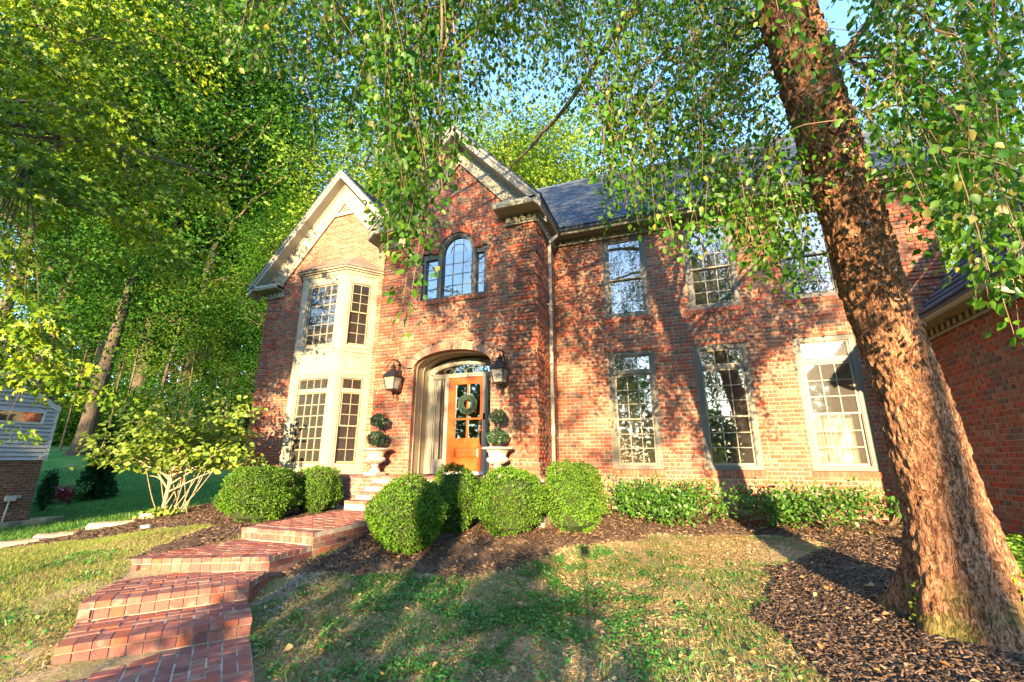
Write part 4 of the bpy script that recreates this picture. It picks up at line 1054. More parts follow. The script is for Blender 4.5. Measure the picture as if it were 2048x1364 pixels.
# entry recess, door ------------------------------------------------------
DY = 9.04
rc = MB()
for s_ in (-1, 1):
    x = ACX+s_*AHW
    xa, xb = (x-.03, x) if s_ < 0 else (x, x+.03)
    rc.box(xa, xb, EW+.125, DY+.02, -.31, ASP)
    for (ya, yb) in ((EW+.13, EW+.16), (EW+.40, EW+.43), (DY-.05, DY-.02)):
        rc.box(min(x, x-s_*.014), max(x, x-s_*.014), ya, yb, -.31, ASP)
m = 28
for i in range(m):
    t0, t1 = math.pi*i/m, math.pi*(i+1)/m
    f = lambda t, k: (ACX-(AHW+k)*math.cos(t), ASP+(ART-ASP+k)*math.sin(t))
    q = [f(t0, 0), f(t1, 0), f(t1, .03), f(t0, .03)]
    rc.hexa([(x, EW+.125, z) for x, z in q]+[(x, DY+.02, z) for x, z in q])
    for ya in (EW+.13, EW+.42, DY-.045):
        q = [f(t0, -.016), f(t1, -.016), f(t1, .001), f(t0, .001)]
        rc.hexa([(x, ya, z) for x, z in q]+[(x, ya+.03, z) for x, z in q])
rc.build('entry_recess', M['panelwood'], house)
jb = MB(); jf = BrickField(None, M['brick'], 'jamb_brick')
for s_, ang in ((-1, math.pi/2), (1, -math.pi/2)):
    x = ACX+s_*AHW
    for k in range(int((ASP+.31)/CH)+1):
        z = -.31+(k+.5)*CH
        jf.add((x-s_*.002, EW+.062, z), ang, .112, CH-.0115, .03)
    jb.box(min(x+s_*.007, x+s_*.03), max(x+s_*.007, x+s_*.03), EW+.004, EW+.124, -.31, ASP)
jf.parent = jb.build('jamb', M['mortar'], house); flush_bricks([jf], 60)
ds = MB(); dz = PZ+.07
# surround: casing, mullions, transom bar, arched head
for x0, x1 in ((-5.53, -5.37), (-3.80, -3.64)):
    ds.box(x0, x1, DY-.03, DY+.12, -.31, 1.93); ds.box(x0-.0, x1+.0, DY-.05, DY-.03, 1.80, 1.90); ds.box(x0+.03, x1-.03, DY-.045, DY-.03, -.2, 1.78)
for x0, x1 in ((-5.085, -4.99), (-4.115, -4.03)): ds.box(x0, x1, DY-.025, DY+.11, -.31, 1.835)
ds.box(-5.37, -3.80, DY-.03, DY+.12, 1.835, 1.905); ds.box(-5.39, -3.78, DY-.05, DY-.03, 1.885, 1.92)
for a, b in ((-5.37, -5.085), (-4.03, -3.80)):
    ds.box(a, b, DY, DY+.08, -.31, -.02); frame_boxes(ds, a, b, -.02, 1.835, .022, DY+.01, DY+.07)
f = lambda t, k: (ACX-(.80+k)*math.cos(t), 1.905+(.225+k*.75)*math.sin(t))
for i in range(m):
    t0, t1 = math.pi*i/m, math.pi*(i+1)/m
    for k0, k1, ya in ((0, .022, DY-.01), (.022, .10, DY-.03), (.10, .20, DY+.0)):
        q = [f(t0, k0), f(t1, k0), f(t1, k1), f(t0, k1)]
        ds.hexa([(x, ya, z) for x, z in q]+[(x, DY+.12, z) for x, z in q])
surround = ds.build('door_surround', M['greytrim'], house)
g = MB(); g.prism([(x, DY+.03, z) for x, z in [f(math.pi*i/24, 0) for i in range(25)]], (0, .006, 0)); g.build('fanlight_pane', M['glass_door'], surround)
tr = MB()
for cx_ in (-.42, -.14, .14, .42):
    tr.tube([(ACX+cx_+.13*math.cos(a), DY+.022, 1.99+.075*math.sin(a)) for a in [i*math.pi/8 for i in range(17)]], .007, 4)
tr.build('fanlight_tracery', M['muntin'], surround)
for a, b in ((-5.348, -5.107), (-4.008, -3.822)):
    o = bpy.data.objects.new('sidelight_pane', pane(b-a, 1.83, M['glass_door'])); o.location = ((a+b)/2, DY+.045, .90); link(o, surround)
th = MB(); th.box(-5.1, -4.02, DY-.10, DY+.1, PZ, PZ+.07); th.build('threshold', M['greymetal'], house)
dr = MB(); x0, x1, z0, z1 = -4.985, -4.12, PZ+.075, 1.83; y0, y1 = DY+.005, DY+.055
gx0, gx1, gz0, gz1 = -4.822, -4.19, .455, 1.675
dr.box(x0, gx0, y0, y1, z0, z1); dr.box(gx1, x1, y0, y1, z0, z1); dr.box(gx0, gx1, y0, y1, gz1, z1); dr.box(gx0, gx1, y0, y1, .27, gz0); dr.box(gx0, gx1, y0, y1, z0, -.0)
dr.box(gx0, gx1, y0+.022, y1-.005, 0, .27); frame_boxes(dr, gx0, gx1, 0, .27, .022, y0-.006, y0+.02)
dr.hexa([(gx0+.03,y0+.022,.03),(gx1-.03,y0+.022,.03),(gx1-.03,y0+.022,.24),(gx0+.03,y0+.022,.24),(gx0+.07,y0+.006,.07),(gx1-.07,y0+.006,.07),(gx1-.07,y0+.006,.20),(gx0+.07,y0+.006,.20)])
dr.box((gx0+gx1)/2-.02, (gx0+gx1)/2+.02, y0+.004, y1, gz0, gz1); dr.box(gx0, (gx0+gx1)/2-.02, y0+.005, y1, .865, .90); dr.box((gx0+gx1)/2+.02, gx1, y0+.005, y1, .865, .90)
door = dr.build('front_door', M['doorwood'], house)
for a, b in ((gx0, (gx0+gx1)/2-.02), ((gx0+gx1)/2+.02, gx1)):
    for c0, c1 in ((gz0, .865), (.90, gz1)):
        o = bpy.data.objects.new('pane', pane(b-a, c1-c0, M['glass_door'])); o.location = ((a+b)/2, y0+.03, (c0+c1)/2); link(o, door)
hd = MB(); hd.box(-4.175, -4.135, y0-.02, y0-.001, .72, .86); hd.box(-4.17, -4.14, y0-.015, y0-.001, .30, .62); hd.tube([(-4.155, y0-.01, .60), (-4.155, y0-.055, .56), (-4.155, y0-.06, .45), (-4.155, y0-.05, .36), (-4.155, y0-.01, .33)], .011, 6)
hd.tube([(-4.155, y0-.018, .68), (-4.155, y0-.03, .68)], [.024, .022], 10); hd.build('handle', M['iron'], door)
bx = MB(); bx.box(-4.10, -4.05, DY-.05, DY-.027, .85, .99); bx.tube([(-4.075, DY-.05, .885), (-4.075, DY-.062, .885)], .012, 8); bx.build('doorbell', M['iron'], house)
# dining chairs seen through the bay
flush_shingles(300)
# ------------------------------------------------------------------ garage wing on the right
GX = 4.0
garage = thing('garage_wing', (6.0, 6.0, -1.1), 'single storey brick garage wing with dark eave at the right edge', 'garage')
back = MB(); gf = BrickField(None, M['brick'])
brick_wall(gf, (GX, MW), -math.pi/2, -1.45, 2.0, lambda z: [(0, MW-6.2)], back)
gf.parent = back.build('side_wall', M['mortar'], garage); flush_bricks([gf], 300)
b = MB(); b.box(GX+.03, 9.5, 6.2, MW-.02, -1.6, 2.0); b.build('body', M['mortar'], garage)
b = MB()
b.box(3.62, GX+.05, 6.05, MW-.05, 2.075, 2.10); b.box(3.605, 3.63, 6.05, MW-.05, 2.03, 2.17); b.box(GX-.045, GX-.012, 6.1, MW-.03, 1.93, 2.075); b.box(GX-.07, GX-.045, 6.1, MW-.03, 1.915, 1.95)
b.prism([(3.6, 8.26, 1.98), (3.6, 8.26, 2.12), (7.4, 8.26, 6.87), (7.4, 8.26, 6.67)], (0, -.04, 0)); b.poly([(GX, 8.24, 1.9), (8, 8.24, 1.9), (7.4, 8.24, 6.85), (3.7, 8.24, 2.2)])
b.build('eave', M['cream'], garage)
db = MB()
for i in range(22): db.box(GX-.085, GX-.046, 6.15+i*.166, 6.15+i*.166+.085, 1.965, 2.06)
o = db.build('dentil', M['cream'], garage); o['kind'] = 'stuff'
gutter((3.58, 6.0), (3.58, MW-.1), (-1, 0), 2.18, parent=garage)
gs = Vector((1, 0, 1.25)).normalized(); RY = 8.25
rb = MB(); rb.prism([(3.56, 6.0, 2.14), (3.56, RY-.005, 2.14), (7.4, RY-.005, 2.14+3.84*1.25), (7.4, 6.0, 2.14+3.84*1.25)], (0, 0, -.06))
gs2 = Vector((1, 0, .42)).normalized(); rb.prism([(3.56, RY, 2.14), (3.56, MW-.03, 2.14), (6.5, MW-.03, 2.14+2.94*.42), (6.5, RY, 2.14+2.94*.42)], (0, 0, -.06))
groof = rb.build('roof', M['shingle'], garage); SH = []
shingles(groof, (3.54, 6.0, 2.14), (0, 1, 0), gs, 6.1, lambda v: [(0, RY-6.0)]); shingles(groof, (3.54, RY+.01, 2.14), (0, 1, 0), gs2, 2.9, lambda v: [(0, MW-RY-.03)])
flush_shingles(220)
b = MB(); b.tube([(3.53, 6.62, 2.10), (3.55, 6.62, 2.02), (3.72, 6.60, 1.93), (3.90, 6.58, 1.88), (3.945, 6.57, 1.80), (3.945, 6.57, -1.1)], .042, 10); b.build('downspout', M['metal_pipe'], garage)

# ------------------------------------------------------------------ neighbour's house
nb = thing('neighbour_house', (-20, 2, -1.9), 'pale grey lap-sided house on a brown brick base beyond the lawn', 'house')
NX, NY0, NY1 = -18.0, -3.0, 7.87
b = MB(); b.box(NX-9, NX-.04, NY0, NY1-.04, -2.6, 1.5); b.build('body', M['siding'], nb)
back = MB(); nf = BrickField(None, M['far_brick']); brick_wall(nf, (NX, NY0), math.pi/2, -2.5, -.06, lambda z: [(5.5, NY1-NY0)], back, base=-2.5)
nf.parent = back.build('brick_base', M['mortar'], nb); flush_bricks([nf], 0)
zt = lambda y: 1.42 + (NY1-.05-y)*.62
for k in range(46):
    z = -.05+k*.118; y1 = NY1 if z < 1.42 else NY1-(z-1.42)/.62
    if y1 < NY0+1: break
    segs = [(NY0, y1)]
    if .98 < z+.06 < 1.36: segs = minus(segs, 5.0, 7.62)
    for a, c in segs:
        b = MB(); b.hexa([(NX-.03, a, z), (NX+.055, a, z), (NX+.055, c, z), (NX-.03, c, z), (NX-.03, a, z+.12), (NX+.002, a, z+.12), (NX+.002, c, z+.12), (NX-.03, c, z+.12)]); b.build('siding_plank', M['siding'], nb)
b = MB(); b.box(NX-.04, NX+.03, NY1-.02, NY1+.07, -.06, 1.5)
b.prism([(NX+.0, NY1+.08, 1.36), (NX+.0, NY1+.08, 1.54), (NX+.0, NY0, 1.54+(NY1+.08-NY0)*.62), (NX+.0, NY0, 1.36+(NY1+.08-NY0)*.62)], (.06, 0, 0)); b.build('corner_trim', M['whitepaint'], nb)
b = MB(); b.prism([(NX+.10, NY1+.12, 1.53), (NX+.10, NY0, 1.53+(NY1+.12-NY0)*.62), (NX-9, NY0, 1.53+(NY1+.12-NY0)*.62), (NX-9, NY1+.12, 1.53)], (0, 0, .08)); b.build('roof', M['shingle'], nb)
b = MB(); frame_boxes(b, 0, 2.62, .98, 1.36, .05, -.07, .06)
Tn = Matrix.Translation((NX, 5.0, 0)) @ Matrix.Rotation(math.pi/2, 4, 'Z'); w = b.xf(Tn).build('window', M['whitepaint'], nb)
o = bpy.data.objects.new('pane', pane(2.52, .28, M['glass'])); o.location = (NX+.02, 5.0+1.31, 1.17); o.rotation_euler = (0, 0, math.pi/2); link(o, nb)
b = MB(); b.box(NX-.035, NX-.03, 5.0, 7.62, .98, 1.36); b.build('window_back', M['iron'], w)
b = MB(); b.box(NX+.01, NX+.12, 7.25, 7.46, -1.16, -1.02); b.box(NX+.01, NX+.08, 7.50, 7.56, -1.10, -1.02); b.build('meter_box', M['greymetal'], nb)
b = MB(); b.tube([(NX+.05, 7.35, -1.15), (NX+.05, 7.30, -1.95)], .022, 8); b.tube([(NX+.03, 7.78, .04), (NX+.14, 7.78, .04)], .045, 8); b.build('conduit', M['greymetal'], nb)
# curved window well kerb
ww = MB(); cxw, cyw = NX+.1, 8.2
pts = [(NX+1.15, 5.2), (NX+1.2, 6.2), (NX+1.15, 7.0), (NX+1.05, 7.3)]+[(NX+.55+.60*math.cos(a), 7.75+.62*math.sin(a)) for a in [i*math.pi/10-.3 for i in range(11)]]+[(NX+.02, 8.0)]
for (xa, ya), (xb, yb) in zip(pts[:-1], pts[1:]):
    za, zb_ = g1(xa, ya), g1(xb, yb); d = Vector((xb-xa, yb-ya)).normalized(); n_ = perp(d)*.13
    ww.hexa([(xa, ya, za-.3), (xb, yb, zb_-.3), (xb+n_.x, yb+n_.y, zb_-.3), (xa+n_.x, ya+n_.y, za-.3), (xa, ya, za+.16), (xb, yb, zb_+.16), (xb+n_.x, yb+n_.y, zb_+.16), (xa+n_.x, ya+n_.y, za+.16)])
tag(ww.build('garden_kerb', M['concrete']), 'low curved concrete kerb around the window well of the grey-sided house', 'kerb')

# ------------------------------------------------------------------ lanterns
def lantern(x, label):
    L = thing('wall_lantern', (x, 8.34, 1.6), label, 'lantern', 'lanterns flanking the entry arch')
    cy = 8.07; R0, R1, z0, z1, za = .092, .142, 1.475, 1.745, 1.93
    fr = MB(); c4 = lambda r, z: [(x+sx*r, cy+sy*r, z) for sx, sy in ((-1,-1),(1,-1),(1,1),(-1,1))]
    lo, hi = c4(R0, z0), c4(R1, z1)
    for p, q in zip(lo, hi): fr.tube([p, q], .009, 5)
    for ring, r in ((lo, .012), (hi, .014)):
        for i in range(4): fr.tube([ring[i], ring[(i+1) % 4]], r, 5)
    fr.hexa(c4(R0, z0-.02)+c4(R0, z0)); fr.build('frame', M['bronze'], L)
    rf = MB(); rf.hexa(c4(R1+.025, z1+.005)+c4(.045, za)); rf.lathe([(.05, 0), (.045, .03), (.075, .035), (.03, .075), (.015, .09), (.022, .105), (.004, .14)], x, cy, za, 12); rf.build('roof', M['bronze'], L)
    for i in range(4):
        j = (i+1) % 4; b = MB(); b.poly([Vector(lo[i]).lerp(Vector(lo[j]), .06), Vector(lo[i]).lerp(Vector(lo[j]), .94), Vector(hi[i]).lerp(Vector(hi[j]), .95), Vector(hi[i]).lerp(Vector(hi[j]), .05)])
        b.build('glass', M['lampglass'], L)
    cd = MB()
    for a in (0, 2.1, 4.2): cd.tube([(x+.035*math.cos(a), cy+.035*math.sin(a), z0), (x+.035*math.cos(a), cy+.035*math.sin(a), z0+.10)], .012, 6)
    cd.build('candle', M['candle'], L)
    br = MB(); W = EW-.01
    br.box(x-.04, x+.04, W-.03, W+.0, 1.70, 1.95)
    arc = [(x, W-.02, 1.45), (x+.0, W-.03, 1.75), (x, W-.03, 2.0), (x, W-.07, 2.12), (x, W-.15, 2.165), (x, cy+.0, 2.13), (x, cy, 2.07)]
    br.tube(arc, .012, 6); br.tube([(x+.0, cy+.30*math.cos(a), 1.98+.17*math.sin(a)) for a in [i*math.pi/10 for i in range(11)]], .009, 5)
    br.tube([(x-.16, cy, 1.78)]+[(x+.175*math.cos(a), cy+.01, 1.90+.24*math.sin(a)) for a in [math.pi-i*math.pi/12 for i in range(13)]]+[(x+.165, cy, 1.78)], .009, 5)
    br.tube([(x, W-.02, 1.50), (x, W-.04, 1.36), (x, W-.10, 1.295), (x, W-.17, 1.30), (x, W-.21, 1.36), (x, cy+.02, 1.44), (x, cy, z0-.02)], .011, 6)
    br.tube([(x, W-.0, 1.44), (x, W-.21, 1.44)], .008, 5); br.tube([(x-.16, cy+.1, 1.45), (x+.02, cy+.1, 1.45)], .007, 5)
    br.build('bracket', M['iron'], L)
lantern(-5.87, 'dark bronze lantern on the brick beside the bay window, left of the door arch')
lantern(-3.325, 'dark bronze lantern on the brick near the downspout, right of the door arch')

# ------------------------------------------------------------------ urns, topiaries, wreath
def ball_leaves(c, r, n, size, mat, parent, name, squash=1.0, shape='oval', shell=.25, sd=0):
    R_ = np.random.RandomState(sd); d = rand_dirs(n, R_); rr = r*(1-shell*R_.rand(n)**1.5)[:, None]
    lump = 1+.07*np.sin(d[:, 0:1]*7+sd)+.06*np.sin(d[:, 1:2]*9+sd*2)+.05*np.sin(d[:, 2:3]*8)
    P = np.array(c)+d*rr*lump*np.array([1, 1, squash])
    ld = unit(d*.7+rand_dirs(n, R_)*.9); return leaf_mesh(name, P, ld, unit(d+rand_dirs(n, R_)*.7), size*R_.uniform(.7, 1.2, n), shape, mat, parent)
URN = [(.10, 0), (.13, .0), (.13, .02), (.10, .05), (.068, .09), (.062, .13), (.085, .145), (.085, .165), (.075, .18), (.15, .21), (.205, .25), (.225, .29), (.20, .325), (.175, .345), (.195, .42), (.235, .47), (.30, .495), (.325, .505), (.335, .525), (.315, .54), (.26, .535), (.24, .49), (.02, .48)]
for x, y, lab, labt, sc in ((-6.1, 8.0, 'white cast stone urn standing at the bay window end of the porch', 'two-ball topiary in the urn beside the bay window', .90), (-3.32, 8.0, 'white cast stone urn standing to the right of the wooden front door', 'two-ball topiary in the urn right of the wooden door', .90)):
    U = thing('stone_urn', (x, y, PZ), lab, 'urn', 'urns flanking the front door')
    u = MB(); fl = lambda i, th: (.10*abs(math.sin(th*9))-.05 if 9 <= i <= 12 else (.03*abs(math.sin(th*12)) if 16 <= i <= 18 else (.02*math.sin(th*18) if i in (14, 15) else 0)))
    u.lathe([(r*sc, z*sc) for r, z in URN], x, y, PZ+.06, 72, fl); u.build('bowl', M['stone'], U, smooth=False)
    u = MB(); u.box(x-.16, x+.16, y-.16, y+.16, PZ+.001, PZ+.062); u.build('plinth', M['stone'], U)
    s = MB(); s.lathe([(.22, 0), (.15, .03), (.02, .04)], x, y, PZ+.53, 16); s.build('soil', M['mulch'], U)
    Tt = thing('topiary', (x, y, PZ+.55), labt, 'topiary', 'topiaries in the porch urns')
    s = MB(); s.tube([(x, y, PZ+.50), (x+.01, y, .4), (x, y, .8)], .014, 6); s.build('stem', M['twig'], Tt)
    ball_leaves((x, y-.02, .425), .185, 2200, .030, M['topiary'], Tt, 'foliage_ball', .76, sd=int(-x*10)); ball_leaves((x+.005, y-.02, .80), .160, 1800, .030, M['topiary'], Tt, 'foliage_ball', .80, sd=int(-x*10)+3)
wr = thing('door_wreath', (-4.46, 8.97, 1.2), 'round blue-green leafy wreath hung on the glass of the front door', 'wreath')
n = 2600; R_ = np.random.RandomState(5); th = R_.rand(n)*2*np.pi; ph = R_.rand(n)*2*np.pi; rr = .052*np.sqrt(R_.rand(n)*.6+.4)
cen = np.stack([-4.46+.165*np.cos(th), np.full(n, 8.955), 1.2+.165*np.sin(th)], 1); rad = np.stack([np.cos(th), np.zeros(n), np.sin(th)], 1)
dirr = rad*np.cos(ph)[:, None]+np.array([0, 1, 0])*np.sin(ph)[:, None]; P = cen+dirr*rr[:, None]; P[:, 1] = np.minimum(P[:, 1], 9.03)
leaf_mesh('leaf_ring', P, unit(dirr+np.stack([-np.sin(th), 0*th, np.cos(th)], 1)*.9+rand_dirs(n, R_)*.4), rand_dirs(n, R_), .030, 'oval', M['wreath'], wr)
s = MB(); s.tube([(-4.46+.175*math.cos(a), 8.965, 1.2+.175*math.sin(a)) for a in [i*math.pi/16 for i in range(33)]], .03, 6); s.tube([(-4.46, 8.99, 1.39), (-4.46, 9.03, 1.69)], .004, 4); s.build('hoop', M['boxcore'], wr)

# ------------------------------------------------------------------ clipped boxwoods
def boxwood(x, y, r, ztop, label, sd, sx=1.0, lift=0.0):
    R_ = np.random.RandomState(sd); zb = g1(x, y)+lift; h = ztop-zb
    o = thing('boxwood_shrub', (x, y, zb), label, 'shrub', 'clipped boxwoods in front of the porch')
    n = int(27000*(r/.55)**2); th = R_.rand(n)*2*np.pi; c = R_.rand(n)*2-1
    d = np.stack([np.sqrt(1-c*c)*np.cos(th), np.sqrt(1-c*c)*np.sin(th), c], 1)
    # rounded drum profile, slightly flat on top and pulled in at the foot
    e = 2.6; s = (np.abs(d[:, 0])**e+np.abs(d[:, 1])**e*1.0+np.abs(d[:, 2])**e)**(-1/e); s = s*.5+ .5*(1/np.maximum(np.linalg.norm(d, axis=1), 1e-6))
    lump = 1+.06*np.sin(d[:, 0]*5+sd)+.05*np.sin(d[:, 1]*6+sd*1.7)+.05*np.sin(d[:, 2]*7+sd*.6)+.035*np.sin(d[:, 0]*15+d[:, 2]*13+sd)+.03*np.sin(d[:, 0]*23-d[:, 2]*19+sd*3)
    foot = 1-.30*np.clip(-d[:, 2]-.35, 0, 1)
    sh = 1-.13*R_.rand(n)**2+.022*R_.randn(n)+np.where(R_.rand(n) < .03, .07*R_.rand(n), 0)
    P = np.stack([d[:, 0]*s*r*sx*lump*foot*sh, d[:, 1]*s*r*lump*foot*sh, d[:, 2]*s*h/2*lump*sh], 1)+np.array([x, y, zb+h/2])
    keep = (P[:, 2] > zb-.02) & ~((vnoise(th*2.2, c*3.4, 1.3, sd) < .27) & (R_.rand(n) < .6)); P = P[keep]; d = d[keep]; n = len(P)
    # little growth bumps
    ld = unit(d*.8+rand_dirs(n, R_)*.95+np.array([0, 0, .25])); leaf_mesh('foliage', P, ld, unit(d*1.1+rand_dirs(n, R_)), .029*R_.uniform(.7, 1.3, n)*(1 if r > .4 else .9), 'oval', M['boxwood'], o)
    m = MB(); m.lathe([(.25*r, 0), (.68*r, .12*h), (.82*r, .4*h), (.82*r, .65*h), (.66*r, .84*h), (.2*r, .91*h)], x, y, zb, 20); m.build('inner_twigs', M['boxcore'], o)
    m = MB()
    for k in range(5): a = k*1.3; m.tube([(x+.05*math.cos(a), y+.05*math.sin(a), zb-.05), (x+.3*r*math.cos(a), y+.3*r*math.sin(a), zb+.4*h)], .015, 5)
    m.build('stem', M['twig'], o)
boxwood(-3.72, 5.68, .50, -.29, 'large rounded boxwood at the foot of the walkway wall, nearest to the lawn', 1, 1.10, .05)
boxwood(-3.55, 6.78, .44, -.14, 'rounded boxwood half hidden directly behind the largest right-hand boxwood', 2)
boxwood(-2.66, 6.95, .52, -.17, 'upright rounded boxwood below the white urn beside the wooden door', 3)
boxwood(-1.86, 7.85, .50, -.06, 'rounded boxwood at the brick corner under the downspout', 4)
boxwood(-7.05, 6.15, .60, -.15, 'large rounded boxwood in front of the bay window, left of the walkway', 5)
boxwood(-6.62, 7.0, .40, -.13, 'smaller rounded boxwood between the big left boxwood and the porch steps', 6)

# ------------------------------------------------------------------ azaleas along the wall
def shrub(x, y, w, h, n, label, sd, mat='azalea', size=.068, name='azalea_shrub', cat='shrub', group='azaleas along the house wall', stems=9, shape='oval'):
    R_ = np.random.RandomState(sd); zb = g1(x, y); o = thing(name, (x, y, zb), label, cat, group); st = MB(); tips = []
    for k in range(stems):
        a = R_.rand()*6.28; l = R_.uniform(.5, 1); e = np.array([x+w*.5*l*math.cos(a), y+w*.42*l*math.sin(a), zb+h*R_.uniform(.55, 1)*(1.05-.35*l)])
        mid = np.array([x, y, zb])*.45+e*.55+np.array([0, 0, -.1*h]); st.tube([(x+R_.uniform(-.05, .05), y+R_.uniform(-.05, .05), zb-.03), tuple(mid), tuple(e)], [.012, .009, .004], 5); tips += [mid*.5+e*.5, e, e]
    st.build('stem', M['twig'], o); tips = np.array(tips)
    P = tips[R_.randint(0, len(tips), n)]+R_.normal(size=(n, 3))*np.array([w*.17, w*.15, h*.15]); P[:, 2] = np.maximum(P[:, 2], zb+.03); P[:, 1] = np.minimum(P[:, 1], 9.86 if y > 8.5 and x > -3 else 99)
    d = unit(P-np.array([x, y, zb+h*.2])); leaf_mesh('foliage', P, unit(d*.6+rand_dirs(n, R_)*.8), unit(np.array([0, -.3, 1])+rand_dirs(n, R_)*.7), size*R_.uniform(.7, 1.3, n), shape, M[mat], o); return o
shrub(-1.0, 9.2, .80, .74, 1700, 'leafy green azalea next to the rounded boxwood under the first tall window', 21)
shrub(-.18, 9.05, 1.0, .76, 2200, 'broad bright green azalea between the first and second lower windows', 22)
shrub(1.22, 9.15, .72, .74, 1400, 'blue-green azalea under the right side of the second lower window', 23)
shrub(2.1, 8.9, .78, .74, 1200, 'loose spreading azalea in front of the sunlit third lower window', 24)
shrub(2.95, 9.35, .9, .66, 420, 'sparse twiggy azalea beside the big birch trunk at the wall', 25, stems=12)
shrub(.58, 9.35, .3, .34, 200, 'low azalea filling the gap right below the second lower window', 26)

# ------------------------------------------------------------------ pachysandra at the right edge
n = 2600; R_ = np.random.RandomState(31); X = R_.uniform(2.75, 3.95, n); Y = R_.uniform(4.9, 7.7, n); Z = gz(X, Y)+.05+R_.rand(n)*.16
a = R_.rand(n)*6.28; d = np.stack([np.cos(a), np.sin(a), R_.uniform(-.1, .5, n)], 1)
Pp = np.repeat(np.stack([X, Y, Z], 1), 4, 0); aa = np.repeat(a, 4)+np.tile(np.arange(4)*1.57, n); d = np.stack([np.cos(aa), np.sin(aa), R_.uniform(-.1, .4, 4*n)], 1)
o = leaf_mesh('ground_cover', Pp, d, np.tile([0, 0, 1.0], (4*n, 1))+R_.normal(size=(4*n, 3))*.25, .065*R_.uniform(.7, 1.2, 4*n), 'oval', M['pachy'])
# ------------------------------------------------------------------ big river birch
birch = thing('birch_tree', (2.0, 5.0, -1.25), 'huge leaning river birch with peeling orange-brown bark and hanging leafy twigs', 'tree')
TP = [np.array([2.03, 5.05, -1.5]), px_y(1922, 1160, 4.97), px_y(1884, 1000, 4.9), px_y(1826, 800, 4.83), px_y(1752, 600, 4.72), px_y(1705, 440, 4.55), px_y(1660, 300, 4.35), px_y(1617, 160, 4.12), px_y(1574, 20, 3.9)]
TP += [TP[-1]+np.array([-.12, -.25, .9]), TP[-1]+np.array([-.3, -.45, 2.0]), TP[-1]+np.array([-.35, -.5, 3.2])]
TR = [.39, .325, .270, .240, .234, .236, .236, .230, .218, .205, .17, .13]
TP = np.array(TP); tl = np.concatenate([[0], np.cumsum(np.linalg.norm(np.diff(TP, axis=0), axis=1))])
def trunk_at(s): return np.array([np.interp(s, tl, TP[:, k]) for k in range(3)]), float(np.interp(s, tl, TR))
def trunk_z(z): return trunk_at(float(np.interp(z, TP[:, 2], tl)))
S = np.linspace(0, tl[-1], 380); K = 130
def bark_disp(px, py, pz, up):
    v = Vector((px*10, py*10, pz*4.6)); d, _ = mnoise.voronoi(v+Vector((mnoise.noise(v*1.7), mnoise.noise(v*1.9+Vector((5, 5, 5))), 0))*.5)
    e = min(d[1]-d[0], .35)/.35; v2 = Vector((px*24, py*24, pz*11)); d2, _ = mnoise.voronoi(v2)
    n = mnoise.noise(Vector((px*2.2, py*2.2, pz*1.2)))
    return .014*(e-.55)+.011*(min(d2[1]-d2[0], .4)/.4-.5)*(1+up)+.018*n+.010*mnoise.noise(Vector((px*30, py*30, pz*14)))+.008*mnoise.noise(Vector((px*55, py*55, pz*22)))
V = np.zeros((len(S), K, 3))
for i, s in enumerate(S):
    c, r = trunk_at(s); up = min(max((c[2]-.8)/2, 0), 1)
    for k in range(K):
        t = 2*math.pi*k/K; fl = 1+max(0, (-.55-c[2]))**1.4*(.5+.4*math.sin(t*3+.6)+.3*math.sin(t*5+2))
        x, y = c[0]+r*fl*math.cos(t), c[1]+r*fl*math.sin(t); rr = r*fl+bark_disp(x, y, c[2], up)
        V[i, k] = (c[0]+rr*math.cos(t), c[1]+rr*math.sin(t), c[2])
i, k = np.meshgrid(np.arange(len(S)-1), np.arange(K), indexing='ij'); a = (i*K+k).ravel(); b_ = (i*K+(k+1) % K).ravel()
np_mesh('trunk', V.reshape(-1, 3), np.stack([a, b_, b_+K, a+K], 1), M['birchbark'], birch, smooth=True)
# peeling papery flakes
def flakes(n, z0, z1, smin, smax, lift, name):
    Vs, Fs = [], []; R_ = np.random.RandomState(41+n)
    for q in range(n):
        z = R_.uniform(z0, z1); c, r = trunk_z(z); t = R_.uniform(-math.pi, 0)+.1; t += 0
        out = np.array([math.cos(t), math.sin(t), 0]); tan = np.array([-math.sin(t), math.cos(t), 0]); w, h = R_.uniform(smin, smax), R_.uniform(smin, smax)*.8
        rot = R_.uniform(-.7, .7); u = tan*math.cos(rot)+np.array([0, 0, 1])*math.sin(rot); v = -tan*math.sin(rot)+np.array([0, 0, 1])*math.cos(rot)
        if R_.rand() < .5: u = -u
        p = c+out*(r+R_.uniform(-.022, .006)); l = R_.uniform(.1, 1)*lift*w; j = lambda: R_.uniform(-.2, .2)*h
        pts = [p-v*h/2, p+v*h/2+u*j(), p+u*w*.5+out*l*.35-v*h/2+v*j(), p+u*w*.5+out*l*.35+v*h/2+v*j(), p+u*w*(.95-.3*l/w)+out*l-v*h*.4+v*j(), p+u*w*(.95-.3*l/w)+out*l+v*h*.4+v*j()]
        n0 = len(Vs)*6; Vs.append(pts); Fs += [(n0, n0+2, n0+3, n0+1), (n0+2, n0+4, n0+5, n0+3)]
    np_mesh(name, np.array(Vs).reshape(-1, 3), np.array(Fs), M['flake'], birch, kind='stuff')
flakes(1000, 1.3, 5.6, .015, .06, .55, 'peeling_bark')
